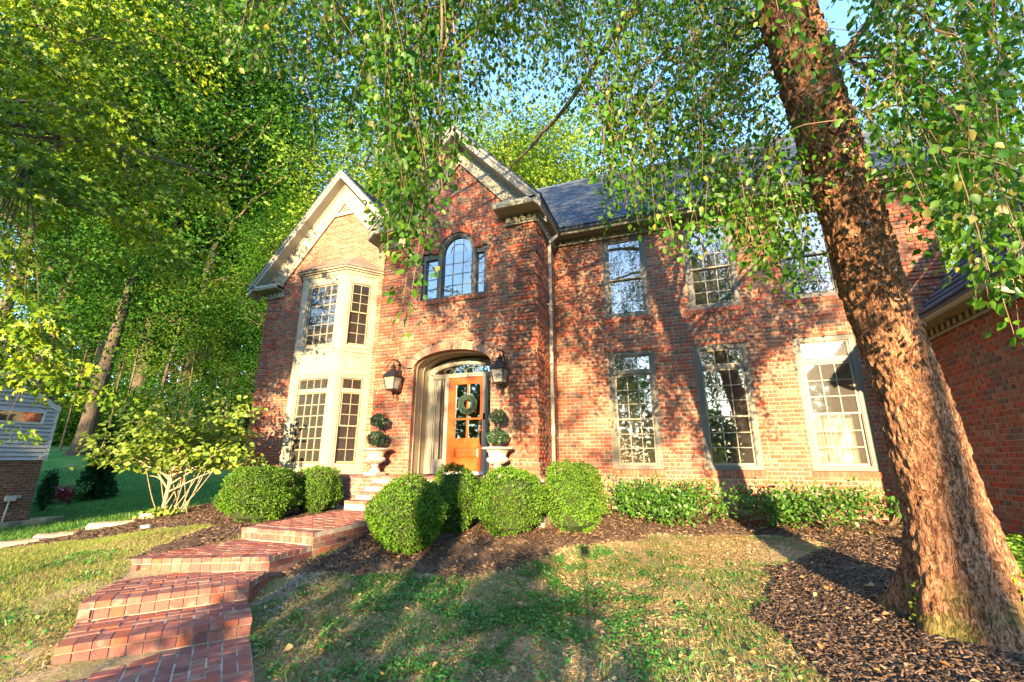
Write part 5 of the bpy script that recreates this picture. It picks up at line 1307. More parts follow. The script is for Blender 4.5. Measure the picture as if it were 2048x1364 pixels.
# limbs
limb_nodes = []
def smooth_path(P, n=6):
    P = [np.array(p, float) for p in P]; out = []
    for i in range(len(P)-1):
        p0, p1, p2, p3 = P[max(i-1, 0)], P[i], P[i+1], P[min(i+2, len(P)-1)]
        for t in np.linspace(0, 1, n, endpoint=False): out.append(.5*((2*p1)+(-p0+p2)*t+(2*p0-5*p1+4*p2-p3)*t*t+(-p0+3*p1-3*p2+p3)*t**3))
    return out+[P[-1]]
LIMBS = [(4.6, [(.5,4.6,6.8),(-1.8,5.2,7.3),(-4.0,5.6,6.7),(-5.4,6.0,5.6)], .09), (5.0, [(.2,3.2,7.0),(-2.0,3.4,6.9),(-4.0,3.8,6.1)], .09), (4.2, [(1.2,6.2,6.2),(.2,7.4,6.5),(-1.2,8.0,6.1)], .06),
         (3.5, [(2.6,5.4,4.7),(3.3,6.1,5.0),(4.0,6.8,4.6)], .035), (3.3, [(2.6,4.3,4.6),(3.6,4.6,5.0),(4.6,5.2,4.6)], .035), (4.8, [(1.0,2.6,6.0),(-.3,1.9,5.9),(-1.8,2.2,5.3)], .09),
         (4.0, [(1.5,5.6,5.5),(1.0,6.6,5.8),(.3,6.9,5.4)], .04), (5.2, [(2.2,2.8,6.0),(3.0,2.6,5.6)], .07), (4.9, [(0,5.6,6.8),(-1.6,7.2,6.8),(-3.2,8.0,6.2)], .09)]
for z, pts, r in LIMBS:
    c, _ = trunk_z(z); P = smooth_path([c]+pts); m = MB(); m.tube([tuple(p+nr.normal(size=3)*.015) for p in P], list(np.linspace(r, .02, len(P))), 7); m.build('limb', M['twig'], birch); limb_nodes += [q for q in P if np.linalg.norm((q-trunk_z(min(q[2], 6.5))[0])[:2]) > 1.0]
limb_nodes = np.array(limb_nodes)
REG = [ # image-free description: curtains of twigs; polygon of twig ends, count, near depth, far depth, length range
 ([(430,-120),(1600,-120),(1600,120),(1300,150),(1000,120),(700,170),(430,150)], 430, 3.6, 7.5, .5, 1.3),
 ([(520,60),(1560,40),(1580,330),(1420,300),(1280,330),(1180,250),(1050,230),(930,250),(840,330),(620,330),(500,220)], 270, 3.8, 7.0, .6, 1.6),
 ([(700,150),(930,180),(910,330),(880,420),(840,480),(770,470),(720,420),(690,320)], 44, 3.0, 4.2, .7, 1.8),
 ([(730,400),(880,420),(850,520),(830,650),(800,670),(775,560),(740,500)], 18, 2.9, 3.5, 1.0, 2.2),
 ([(1180,280),(1680,300),(1690,420),(1640,520),(1500,500),(1400,500),(1300,470),(1200,440)], 105, 3.6, 5.6, .6, 1.6),
 ([(1320,440),(1700,450),(1680,560),(1590,600),(1500,580),(1430,540),(1340,530)], 34, 3.2, 4.2, .8, 1.6),
 ([(1690,-100),(2100,-100),(2100,330),(1980,420),(1820,400),(1760,300)], 210, 2.8, 5.4, .4, 1.2),
 ([(1760,320),(2080,300),(2080,600),(1990,650),(1900,560),(1820,470)], 58, 2.5, 3.8, .5, 1.2),
 ([(1960,500),(2090,480),(2090,660),(2010,690),(1975,640)], 7, 2.2, 2.8, .4, .8),
 ([(340,-80),(560,-80),(520,120),(430,90)], 26, 3.5, 6.0, .4, 1.0),
 ([(1540,20),(1700,10),(1690,190),(1590,150)], 5, 2.4, 3.0, .3, .6)]
_tops = []
TW = MB(); LP, LD, LN, LS = [], [], [], []
Rb = np.random.RandomState(77)
for poly, cnt, d0, d1, l0, l1 in REG:
    P2 = np.array(poly, float); got = 0; lo, hi = P2.min(0), P2.max(0)
    while got < cnt:
        x, y = Rb.uniform(lo[0], hi[0]), Rb.uniform(lo[1], hi[1])
        if not in_poly(np.array([x]), np.array([y]), poly)[0]: continue
        if vnoise(np.array([x]), np.array([y]), .011, 4)[0] < .30 and Rb.rand() < .75: continue
        d = Rb.uniform(d0, d1); xt = np.interp(y, [0, 300, 600], [1580, 1665, 1755])
        if abs(x-xt) < 110 and d < 4.6 and cnt > 6: continue
        got += 1; bot = px_depth(x, y, d); L_ = Rb.uniform(l0, l1)
        sw = Rb.normal(size=2)*.22*L_; top = bot+np.array([sw[0], sw[1], L_]); _tops.append((top, bot, sw, L_))
# gather the twigs on branchlets that leave the limbs
TT = np.array([t[0] for t in _tops]); KC = 130; cen = TT[Rb.choice(len(TT), KC, replace=False)].copy()
for _ in range(8):
    lab = np.linalg.norm(TT[:, None]-cen[None], axis=2).argmin(1)
    for k in range(KC):
        if (lab == k).any(): cen[k] = TT[lab == k].mean(0)
br_nodes = []
BW = MB()
for k in range(KC):
    c = cen[k]+np.array([0, 0, .12]); nd = limb_nodes[np.linalg.norm(limb_nodes-c, axis=1).argmin()]; L_ = np.linalg.norm(c-nd)
    P = smooth_path([nd, (nd+c)/2+np.array([0, 0, .10*L_])+Rb.normal(size=3)*.06*L_, c, c+(c-nd)/max(L_, .01)*.35-np.array([0, 0, .1])], 5); BW.tube([tuple(p) for p in P], list(np.linspace(.008+.003*L_, .004, len(P))), 5, cap=False); br_nodes += P[4:]
o = BW.build('branches', M['twig'], birch); o['kind'] = 'stuff'; br_nodes = np.array(br_nodes)
if True:
    for top, bot, sw, L_ in _tops:
        near_ = np.argsort(np.linalg.norm(br_nodes-top, axis=1))[:3]; nd = br_nodes[Rb.choice(near_)]
        mid = (top+nd)/2+np.array([0, 0, .10*np.linalg.norm(top-nd)])
        path = smooth_path([nd, mid, top, (top*.55+bot*.45)+np.array([sw[0]*-.25, sw[1]*-.25, 0]), bot], 4); n_ = len(path)
        TW.tube([tuple(p) for p in path], list(np.linspace(.0055, .0016, n_)), 3, cap=False)
        q = np.array(path); sl = np.concatenate([[0], np.cumsum(np.linalg.norm(np.diff(q, axis=0), axis=1))]); hang = np.linalg.norm(top-bot)
        s0 = sl[-1]-hang*1.1; ns = max(int(hang/.042), 6); ss = np.linspace(max(s0, 0), sl[-1], ns)
        C = np.stack([np.interp(ss, sl, q[:, j]) for j in range(3)], 1)
        # side shoots
        rep = 2; C = np.repeat(C, rep, 0); m_ = len(C); off = unit(Rb.normal(size=(m_, 3))*np.array([1, 1, .5]))*Rb.uniform(.015, .15, (m_, 1))*np.array([1, 1, .8]); off[:, 2] -= .03
        LP.append(C+off); LD.append(unit(off*1.2+np.array([0, 0, -.09])+Rb.normal(size=(m_, 3))*.03)); LN.append(Rb.normal(size=(m_, 3))*.8+np.array([0, -.25, .7])); LS.append(Rb.choice([.034, .044, .052, .060, .070], m_)*Rb.uniform(.88, 1.12, m_))
LP, LD, LN, LS = map(np.concatenate, (LP, LD, LN, LS))
o = TW.build('hanging_twigs', M['twig'], birch); o['kind'] = 'stuff'
dep = LP@CF; order = np.argsort(dep+1e3*(np.abs((to_px_x := 1024+F_PX*(LP@CR)/dep)-1024) > 1030)+1e3*((682-F_PX*(LP@CU)/dep < 0)|(dep < .5)))
near = order[:300]; rest = order[300:]; rest = rest[dep[rest] > 1.6]
gold = (Rb.rand(len(rest)) < .045+.10*(vnoise(LP[rest, 0]*2, LP[rest, 1]*2, 1.0, 7) > .66))
for nm, sel, mt in (('foliage', rest[~gold], 'birchleaf'), ('yellow_foliage', rest[gold], 'birchgold')): leaf_mesh(nm, LP[sel], LD[sel], LN[sel], LS[sel], 'ovate', M[mt], birch)
_lv, _lf = leaf_arrays(np.zeros((1, 3)), np.array([[1., 0, 0]]), np.array([[0, 0, 1.]]), 1.0, 'ovate')
lmesh = {}
for mt in ('birchleaf', 'birchgold'):
    oo = np_mesh('leaf', _lv, _lf, M[mt], link_it=False); lmesh[mt] = oo.data; bpy.data.objects.remove(oo)
for q in near:
    if dep[q] < 1.6: continue
    d = Vector(LD[q]).normalized(); n_ = Vector(LN[q]); n_ = (n_-d*n_.dot(d)).normalized(); s_ = n_.cross(d)
    o = bpy.data.objects.new('leaf', lmesh['birchgold' if rng.random() < .12 else 'birchleaf']); Mx = Matrix((d, s_, n_)).transposed().to_4x4(); Mx = Matrix.Translation(LP[q]) @ Mx @ Matrix.Scale(float(LS[q]), 4)
    o.matrix_world = Mx; COL.objects.link(o); o.parent = birch; o.matrix_parent_inverse = WM[birch.name].inverted()
ms_ = MB(); R_ = np.random.RandomState(9)
n = 420; t = R_.uniform(-2.9, -.2, n); sel = (np.abs(t+2.75) < .5)|(np.abs(t+.55) < .45); t = t[sel]; n = len(t); zz = -1.22+R_.rand(n)**2*.42
P = np.array([trunk_z(z)[0]+np.array([math.cos(a), math.sin(a), 0])*(trunk_z(z)[1]*(1+max(0, -.75-z)*.45)+.004) for a, z in zip(t, zz)])
leaf_mesh('moss', P, unit(R_.normal(size=(n, 3))), np.stack([np.cos(t), np.sin(t), .4+0*t], 1), .028, 'disc', M['moss'], birch)

# ------------------------------------------------------------------ small dogwood on the left border
def dogwood():
    x, y = -11.75, 7.55; zb = g1(x, y); R_ = np.random.RandomState(55)
    o = thing('dogwood_tree', (x, y, zb), 'small multi-stemmed tree with pale stems and yellow-green leaves at the bed corner', 'tree')
    m = MB(); m.tube([(x, y, zb-.1), (x+.05, y, zb+.6), (x+.12, y, zb+1.2), (x+.2, y+.05, zb+1.9), (x+.3, y+.05, zb+2.6)], [.055, .05, .045, .03, .015], 8); m.build('trunk', M['palebark'], o)
    tips = []
    for k in range(42):
        low = k < 14
        a = R_.rand()*6.28; L_ = R_.uniform(.5, 1.1) if low else R_.uniform(.9, 2.1); s0 = np.array([x+.10+(R_.uniform(0, .75) if low else .0), y+R_.uniform(-.25, .25), zb-.03]) if low else np.array([x+.1, y, zb+R_.uniform(.5, 1.7)])
        e = s0+np.array([math.cos(a)*L_*(.75 if low else 1.1)+.18, math.sin(a)*L_*.6, (R_.uniform(.9, 1.6) if low else R_.uniform(.15, 1.0))])
        mid = (s0+e)/2+np.array([0, 0, -.1 if low else .12]); P = smooth_path([s0, mid, e], 5); m = MB(); m.tube([tuple(p) for p in P], list(np.linspace(.013 if low else .02, .005, len(P))), 5); m.build('stem', M['palebark'], o)
        if not low or k % 3 == 0: tips += P[3:]+[e, e]
    tips = np.array(tips)
    # leaf tiers: flat sprays reaching wide, like the photo's outline
    sp = np.array([[x+R_.uniform(-2.2, 2.35), y+R_.uniform(-.9, .6), 0] for _ in range(120)]); sp[:, 2] = zb+1.2+R_.rand(120)*1.65-.18*np.abs(sp[:, 0]-x)+.15
    tw = MB()
    for p in sp[::2]:
        q = tips[np.linalg.norm(tips-p, axis=1).argmin()]; tw.tube([tuple(q), tuple((p+q)/2+np.array([0, 0, .06])), tuple(p)], [.008, .006, .003], 4)
    tw.build('twigs', M['palebark'], o)['kind'] = 'stuff'
    C = np.concatenate([tips, sp, sp, sp]); n = 3700; P = C[R_.randint(0, len(C), n)]+R_.normal(size=(n, 3))*np.array([.20, .17, .085]); P = P[P[:, 2] > zb+1.0+.25*R_.rand(len(P))]; n = len(P)
    low = R_.rand(160); Pl = np.stack([x+.3+R_.normal(size=160)*.28, y-.1+R_.normal(size=160)*.2, zb+.02+low*.2], 1); P = np.concatenate([P, Pl]); n = len(P)
    a = R_.rand(n)*6.28; d = np.stack([np.cos(a), np.sin(a), R_.uniform(-.9, .0, n)], 1); N_ = np.array([.1, -.75, .7])+R_.normal(size=(n, 3))*.40; sz = R_.uniform(.10, .16, n)
    leaf_mesh('foliage', P[300:], d[300:], N_[300:], sz[300:], 'ovate', M['dogwood'], o)
    oo = np_mesh('leaf', _lv, _lf, M['dogwood'], link_it=False); me = oo.data; bpy.data.objects.remove(oo)
    for q in range(300):
        dd = Vector(d[q]).normalized(); nn = Vector(N_[q]); nn = (nn-dd*nn.dot(dd)).normalized(); s_ = nn.cross(dd); l = bpy.data.objects.new('leaf', me)
        l.matrix_world = Matrix.Translation(P[q]) @ Matrix((dd, s_, nn)).transposed().to_4x4() @ Matrix.Scale(float(sz[q]), 4); COL.objects.link(l); l.parent = o; l.matrix_parent_inverse = WM[o.name].inverted()
dogwood()

# ------------------------------------------------------------------ maple reaching in from the left
HU = np.array([-SUN[1], SUN[0], 0]); HU = HU/np.linalg.norm(HU); VU = np.cross(HU, SUN); VU = VU*np.sign(VU[2])
def maple():
    R_ = np.random.RandomState(61); base = np.array([-14.6, .6, g1(-14.6, .6)])
    o = thing('maple_tree', tuple(base), 'big spreading maple with layered drooping yellow-green branches filling the upper left', 'tree')
    m = MB(); tp = [base+np.array([0, 0, -.2]), base+np.array([.1, .1, 2.5]), base+np.array([.3, .3, 5]), base+np.array([.4, .6, 8]), base+np.array([.6, .8, 11])]
    m.tube([tuple(p) for p in smooth_path(tp, 5)], list(np.linspace(.42, .08, 21)), 12); m.build('trunk', M['bark'], o)
    poly = [(-60,-120),(400,-120),(560,20),(520,180),(470,330),(430,440),(330,560),(230,690),(130,750),(-60,760)]; cl = []
    while len(cl) < 400:
        x, y = R_.uniform(-60, 560), R_.uniform(-120, 760)
        if not in_poly(np.array([x]), np.array([y]), poly)[0]: continue
        p = px_depth(x, y, R_.uniform(6.5, 12.5)); u = p@HU
        if u > -7.5 or (u > -9.3 and p@VU > 7.3) or p[2] > 12.5: continue
        if y > 260 and vnoise(np.array([x]), np.array([y]), .012, 21)[0] < .58: continue
        cl.append(p)
    for x, y in ((20,760),(70,770),(120,760),(10,850),(140,755),(190,765)): cl.append(px_depth(x, y, R_.uniform(7.2, 8.2)))
    cl = np.array(cl); tpth = np.array(smooth_path(tp, 5))
    br = MB(); nodes = []
    for k in R_.choice(len(cl), 46, replace=False):
        e = cl[k]; s = tpth[min(np.searchsorted(tpth[:, 2], e[2]-1.2), len(tpth)-1)]; s = s if s[2] > 1.0 else tpth[8]
        P = smooth_path([s, (s+e)/2+np.array([0, 0, .6]), e], 7); L_ = np.linalg.norm(e-s); b = MB(); b.tube([tuple(p+R_.normal(size=3)*.03) for p in P], list(np.linspace(.018*L_**.8, .012, len(P))), 6); b.build('limb', M['bark'], o); nodes += P[3:]
    nodes = np.array(nodes)
    for e in cl:
        s = nodes[np.linalg.norm(nodes-e, axis=1).argmin()]; br.tube([tuple(s), tuple((s+e)/2+np.array([0, 0, .08])), tuple(e)], [.014, .010, .004], 4, cap=False)
    oo = br.build('twigs', M['bark'], o); oo['kind'] = 'stuff'
    per = 78; n = len(cl)*per; C = np.repeat(cl, per, 0)
    az = np.repeat(np.arctan2(cl[:, 1]-base[1], cl[:, 0]-base[0])+R_.normal(size=len(cl))*.55, per); tt = R_.uniform(-1, 1, n); Ls = np.repeat(R_.uniform(.6, 1.15, len(cl)), per); al = tt*Ls; la = R_.normal(size=n)*.27*(1.15-.55*tt)
    r = np.stack([al*np.cos(az)-la*np.sin(az), al*np.sin(az)+la*np.cos(az), -.28*al-.16*(al+Ls*.3)**2-.25*np.abs(la)+R_.normal(size=n)*.035], 1)
    P = C+r; cn = np.repeat(R_.normal(size=(len(cl), 3))*.5, per, 0); d = unit(np.stack([r[:, 0], r[:, 1], -.45+0*r[:, 0]], 1)+R_.normal(size=(n, 3))*.25)
    leaf_mesh('foliage', P, d, np.array([.15, -.85, .6])+cn+R_.normal(size=(n, 3))*.22, R_.uniform(.08, .13, n), 'palm', M['maple'], o)
maple()

# ------------------------------------------------------------------ trees of the woods (built once per kind, then copied)
def proto_tree(name, label, cat, group, sd, H, R, mat, nclump=190, per=150, leaf=.155, clear=.3, lean=0.0):
    R_ = np.random.RandomState(sd); o = thing(name, (0, 0, 0), label, cat, group); tr = MB()
    tp = smooth_path([(0, 0, -.4), (.1, .0, H*.3), (.25+lean, .1, H*.6), (.2+lean*1.6, -.1, H*.92)], 6); tr.tube([tuple(p) for p in tp], list(np.linspace(H*.012, H*.002, len(tp))), 10); tr.build('trunk', M['bark'], o); tp = np.array(tp)
    cl = []
    while len(cl) < nclump:
        d = R_.normal(size=3); d /= np.linalg.norm(d); r = R_.rand()**.38; z = H*(clear+(1-clear)*.52)+d[2]*r*H*(1-clear)*.5
        prof = 1.0-.25*max(0, (z-H*.7)/(H*.3)); wob = 1+.28*math.sin(3*math.atan2(d[1], d[0])+sd)+.2*math.sin(z*1.3+sd)
        cl.append((d[0]*r*R*prof*wob+lean, d[1]*r*R*prof*wob, z))
    cl = np.array(cl); lb = MB(); nodes = []
    for k in range(26):
        e = cl[k]; s = tp[min(np.searchsorted(tp[:, 2], e[2]-R*.45), len(tp)-1)]; P = smooth_path([s, (s+e)/2+np.array([0, 0, .3]), e], 5); L_ = np.linalg.norm(e-s); lb.tube([tuple(p+R_.normal(size=3)*.06) for p in P], list(np.linspace(.03*L_**.7, .02, len(P))), 5); nodes += P
    oo = lb.build('limbs', M['bark'], o)
    n = nclump*per; C = np.repeat(cl, per, 0); q = R_.normal(size=(n, 3))*np.array([.50, .50, .30])*(H/16); P = C+q; c0 = np.array([lean, 0, H*.6])
    leaf_mesh('crown', P, unit(q+np.array([0, 0, -.25])+R_.normal(size=(n, 3))*.5), unit(unit(q)*1.1+(P-c0)*.08+np.array([0, -.15, .5])+R_.normal(size=(n, 3))*.2), leaf*R_.uniform(.6, 1.25, n), 'rhomb', mat, o); return o
def copy_tree(src, loc, rz, sc, label=None, group=None):
    r = src.copy(); COL.objects.link(r); r.location = loc; r.rotation_euler = (0, 0, rz); r.scale = (sc, sc, sc)
    if label: r['label'] = label
    if group: r['group'] = group
    for ch in src.children:
        c = ch.copy(); COL.objects.link(c); c.parent = r; c.matrix_parent_inverse = Matrix.Identity(4)
    return r
GW = 'trees of the woods behind the houses'
lab_g, lab_y = 'tall green-leaved tree standing in the woods behind the lawn and house', 'tall yellow-green sunlit tree standing in the woods behind the house'
pA = proto_tree('woods_tree', lab_g, 'tree', GW, 1, 18, 5.2, M['woods_a']); pB = proto_tree('woods_tree', lab_g, 'tree', GW, 2, 20, 4.6, M['woods_a'], clear=.22, lean=.8); pC = proto_tree('golden_lit_tree', lab_y, 'tree', GW, 3, 19, 5.0, M['woods_b'], nclump=190, clear=.25); pD = proto_tree('golden_lit_tree', lab_y, 'tree', GW, 4, 17, 4.4, M['woods_b'], nclump=150, per=130, lean=-.6)
first = {id(pA): True, id(pB): True, id(pC): True, id(pD): True}
HT = {pA.name: 18, pB.name: 20, pC.name: 19, pD.name: 17}
def place(p, px, ytop, D, rz):
    r = ray(px, 900); b = r*D; x, y = b[0], b[1]; z = g1(x, y); t = ray(px, ytop); hz = t[2]/math.hypot(t[0], t[1])*math.hypot(x, y); s = max((hz-z)/HT[p.name], .3)
    if first[id(p)]:
        first[id(p)] = False; p.location = (x, y, z); p.rotation_euler = (0, 0, rz); p.scale = (s, s, s)
    else: p = copy_tree(p, (x, y, z), rz, s)
    kind = 'yellow-green sunlit' if 'golden' in p.name else 'green-leaved'
    where = 'at the far left above the grey-sided house' if px < 150 else 'between the grey-sided house and the small pale-stemmed tree' if px < 300 else 'left of the brick house' if px < 530 else 'behind the gable with the bay window' if px < 760 else 'behind the gable over the entry' if px < 1000 else 'behind the slate roof right of the entry gable' if px < 1400 else 'behind the garage wing at the right'
    p['label'] = 'tall %s woods tree %s' % (kind, where)
WT = [(pA,-80,-150,34),(pB,40,-200,40),(pA,160,-120,42),(pB,250,-180,40),(pA,340,-60,40),(pB,430,60,44),(pB,535,370,32),(pA,30,200,48),(pB,130,250,52),(pA,260,250,50),(pB,400,300,46),(pB,500,330,46),
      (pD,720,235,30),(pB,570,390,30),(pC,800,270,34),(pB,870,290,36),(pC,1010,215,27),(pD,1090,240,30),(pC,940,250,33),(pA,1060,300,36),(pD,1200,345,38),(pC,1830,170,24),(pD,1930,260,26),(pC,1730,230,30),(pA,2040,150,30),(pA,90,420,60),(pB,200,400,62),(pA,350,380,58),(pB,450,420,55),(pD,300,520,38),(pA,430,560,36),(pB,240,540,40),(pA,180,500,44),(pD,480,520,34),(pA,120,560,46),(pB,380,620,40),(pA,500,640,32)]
for k, (p, x, yt, D) in enumerate(WT): place(p, x, yt, D, k*1.7)
# old oak at the lawn's far edge
ok = thing('oak_tree', (-33, 16, g1(-33, 16)), 'old oak with thick grey trunk at the far edge of the side lawn', 'tree')
zb = g1(-33, 16); m = MB(); m.tube([(-33.6, 16.2, zb-.4), (-33.3, 16.1, zb+.25), (-33.05, 16.0, zb+1.0), (-32.6, 15.9, zb+3.5), (-32.2, 15.9, zb+7), (-32.0, 16, zb+12)], [.80, .5, .40, .36, .3, .2], 14); m.build('trunk', M['bark'], ok)
n = 9000; R_ = np.random.RandomState(71); C = np.array([-32.2, 16, zb+10])+rand_dirs(220, R_)*(R_.rand(220, 1)**.4)*np.array([5, 5, 5]); P = C[R_.randint(0, 220, n)]+R_.normal(size=(n, 3))*np.array([.7, .7, .35]); leaf_mesh('crown', P, rand_dirs(n, R_), np.array([0, -.2, 1])+R_.normal(size=(n, 3))*.6, .24, 'rhomb', M['woods_a'], ok)
# thin trunks inside the woods
sap = thing('sapling', (0, 0, 0), 'thin bare sapling trunk in the shade of the woods edge', 'tree', 'saplings at the woods edge'); m = MB(); m.tube([(0, 0, -.3), (.08, 0, 2), (.0, .05, 4.2), (.15, 0, 6.5)], [.06, .05, .04, .02], 7); m.build('trunk', M['twig'], sap)
R_ = np.random.RandomState(72)
for k, x in enumerate([118, 178, 205, 233, 298, 352, 440]):
    D = R_.uniform(27, 34); b = ray(x, 905)*D; z = g1(b[0], b[1])
    if k == 0: sap.location = (b[0], b[1], z)
    else: copy_tree(sap, (b[0], b[1], z), k*1.1, R_.uniform(.7, 1.6))
# undergrowth band
n = 110000; xs = R_.uniform(-30, 640, n); D = R_.uniform(30, 46, n); B = np.array([ray(x, 905) for x in xs])*D[:, None]; Z = gz(B[:, 0], B[:, 1])+R_.rand(n)**1.3*4.2*(.4+vnoise(xs, D*8, .02, 9))
leaf_mesh('undergrowth', np.stack([B[:, 0], B[:, 1], Z], 1), rand_dirs(n, R_), np.array([0, -.3, .9])+R_.normal(size=(n, 3))*.6, R_.uniform(.12, .24, n), 'rhomb', M['woods_a'])
n = 50000; xs = R_.uniform(-200, 2300, n); D = R_.uniform(60, 95, n); B = np.array([ray(x, 905) for x in xs])*D[:, None]; Z = gz(np.clip(B[:, 0], -90, 90), np.clip(B[:, 1], -90, 90))+R_.rand(n)*16
leaf_mesh('far_woods', np.stack([B[:, 0], B[:, 1], Z], 1), rand_dirs(n, R_), np.array([0, -.3, .9])+R_.normal(size=(n, 3))*.6, R_.uniform(.7, 1.3, n), 'rhomb', M['woods_a'])

# ------------------------------------------------------------------ unseen foliage added behind the viewpoint, clumps placed to shade facade and lawn
def sun_pt(u, v, t): return HU*u+VU*v+SUN*t
def blocker_tree(label, trunks, boxes, sd, name='blocker_tree', cat='tree', mat='woods_a', leaf=.19, group='unseen foliage behind the viewpoint, placed for shade'):
    R_ = np.random.RandomState(sd); P = []; C = []
    for (u0, u1, v0, v1, t0, t1, ncl, per, rad) in boxes:
        for _ in range(ncl):
            c = sun_pt(R_.uniform(u0, u1), R_.uniform(v0, v1), R_.uniform(t0, t1)); C.append(c); P.append(c+R_.normal(size=(per, 3))*rad)
    P = np.concatenate(P); n = len(P); b0 = sun_pt(*trunks[0]); o = thing(name, (b0[0], b0[1], g1(b0[0], b0[1])), label, cat, group); m = MB()
    for tr in trunks:
        c = sun_pt(*tr); zb = g1(c[0], c[1]); m.tube([(c[0], c[1], zb-.3), (c[0]+.05, c[1], zb+2), (c[0]-.1, c[1]+.1, zb+5), (c[0], c[1], zb+9)], [.26, .2, .17, .05], 9)
        for c2 in C[::max(len(C)//14, 1)]:
            if c2[2] > zb+1.5: s = np.array([c[0], c[1], max(zb+1.2, c2[2]-1.6)]); m.tube([tuple(s), tuple((s+c2)/2+np.array([0, 0, .25])), tuple(c2)], [.07, .05, .015], 5)
    m.build('trunk', M['bark'], o); leaf_mesh('crown', P, rand_dirs(n, R_), rand_dirs(n, R_)+np.array([0, -.3, .4]), leaf*R_.uniform(.6, 1.3, n), 'rhomb', M[mat], o)
blocker_tree('unseen tree behind the viewpoint, crown shaped to shade the upper right facade', [(2.95, 0, 17)], [(-.2, 7.0, 4.5, 10.5, 14, 20, 120, 60, .40), (.3, 3.1, 1.2, 4.4, 14, 18, 17, 46, .28), (3.6, 6.0, 3.7, 4.4, 14, 18, 9, 30, .2), (-.8, 5.5, 8, 12.5, 15, 20, 90, 60, .42)], 81)
blocker_tree('unseen tree behind the viewpoint, crown shaped to shade the entry gable', [(-3.2, 0, 19)], [(-5.3, 0, 4.7, 10.5, 16, 22, 92, 60, .40), (-4.6, 0, 1.7, 4.6, 15, 20, 27, 46, .28)], 82)
blocker_tree('unseen tree added behind the viewpoint to shade the left corner and woods', [(-11.4, 0, 16)], [(-11.2, -9.4, 2.2, 6.6, 14, 17, 34, 50, .30), (-18, -12.2, -.6, 6.5, 14, 18, 170, 60, .5), (-36, -18, -1.5, 9.5, 15, 19, 330, 60, .8), (-12.5, -7.9, 4.6, 7.6, 14, 18, 170, 56, .36)], 83)
blocker_tree('unseen foliage added behind the viewpoint to shade the near lawn', [(-2.0, 0, 8)], [(-3.5, -.45, -2.4, -.02, 7, 8, 95, 60, .14), (-.5, .3, -2.0, -.6, 7, 8, 30, 50, .12)], 84, 'blocker_hedge', 'blocker_hedge', 'boxwood', .12)
n = 90000; R_ = np.random.RandomState(86); a = R_.uniform(math.radians(-175), math.radians(-5), n); D = R_.uniform(44, 58, n); X = D*np.cos(a); Y = D*np.sin(a); z0 = gz(X, Y)  # unseen belt of leaves added, heights set to darken the window reflections
hgt = 7.5+np.where(X < -4.0, 6.5, np.where(X > 17, 6, 0))+2.6*vnoise(a*30, D*0, 1.0, 40)+1.2*vnoise(a*110, D*0, 1.0, 41); Z = np.maximum(z0, -3.6)+R_.rand(n)*hgt
leaf_mesh('unseen_leaf_belt', np.stack([X, Y, Z], 1), rand_dirs(n, R_), rand_dirs(n, R_)+np.array([0, 0, .5]), R_.uniform(.4, .8, n), 'rhomb', M['woods_a'])
# ------------------------------------------------------------------ conifer and shrubs near the neighbour
def conifer(x, y, h, r, label, sd, name='conifer_tree', cat='tree'):
    R_ = np.random.RandomState(sd); zb = g1(x, y); o = thing(name, (x, y, zb), label, cat); m = MB(); m.tube([(x, y, zb-.1), (x, y, zb+h*.9)], [.07, .02], 7); m.build('trunk', M['bark'], o)
    n = 9000; f = R_.rand(n)**.75; a = R_.rand(n)*6.28; rr = r*(1-f)*(.55+.45*np.sqrt(R_.rand(n)))*(1+.25*np.sin(a*5+f*20)); P = np.stack([x+rr*np.cos(a), y+rr*np.sin(a), zb+.08+f*h*.97-rr*.12], 1)
    leaf_mesh('needles', P, unit(np.stack([np.cos(a), np.sin(a), .55+0*a], 1)+R_.normal(size=(n, 3))*.35), rand_dirs(n, R_), R_.uniform(.12, .24, n)*h/3, 'rhomb', M['conifer'], o)
c, D_ = ground_hit(186, 1000); conifer(c[0], c[1], 135*D_/885, 27*D_/885, 'small dark cone-shaped evergreen on the side lawn', 91)
c, D_ = ground_hit(84, 1024); shrub(c[0], c[1], .40, 1.35, 2200, 'dark rounded evergreen shrub at the corner of the grey-sided house', 92, 'conifer', .09, 'evergreen_shrub', 'shrub', None, 14, 'rhomb')
c, D_ = ground_hit(135, 1006); o = shrub(c[0], c[1], 1.1, .75, 900, 'low garden plant with pink and red blooms between two evergreens', 93, 'azalea', .08, 'flowering_plant', 'plant', None, 10)
R_ = np.random.RandomState(94); n = 170; P = px_depth(116, 984, D_-.4)+R_.normal(size=(n, 3))*np.array([.15, .15, .12]); leaf_mesh('pink_blooms', P, rand_dirs(n, R_), rand_dirs(n, R_), .11, 'disc', M['pinkflower'], o)
n = 120; P = px_depth(132, 988, D_-.4)+R_.normal(size=(n, 3))*np.array([.16, .14, .14]); leaf_mesh('red_leaves', P, rand_dirs(n, R_), rand_dirs(n, R_), .15, 'oval', M['redleaf'], o)
shrub(-7.85, 6.45, .5, .5, 260, 'small sprawling plant tucked against the large left boxwood', 95, 'dogwood', .07, 'small_plant', 'plant', None, 6)

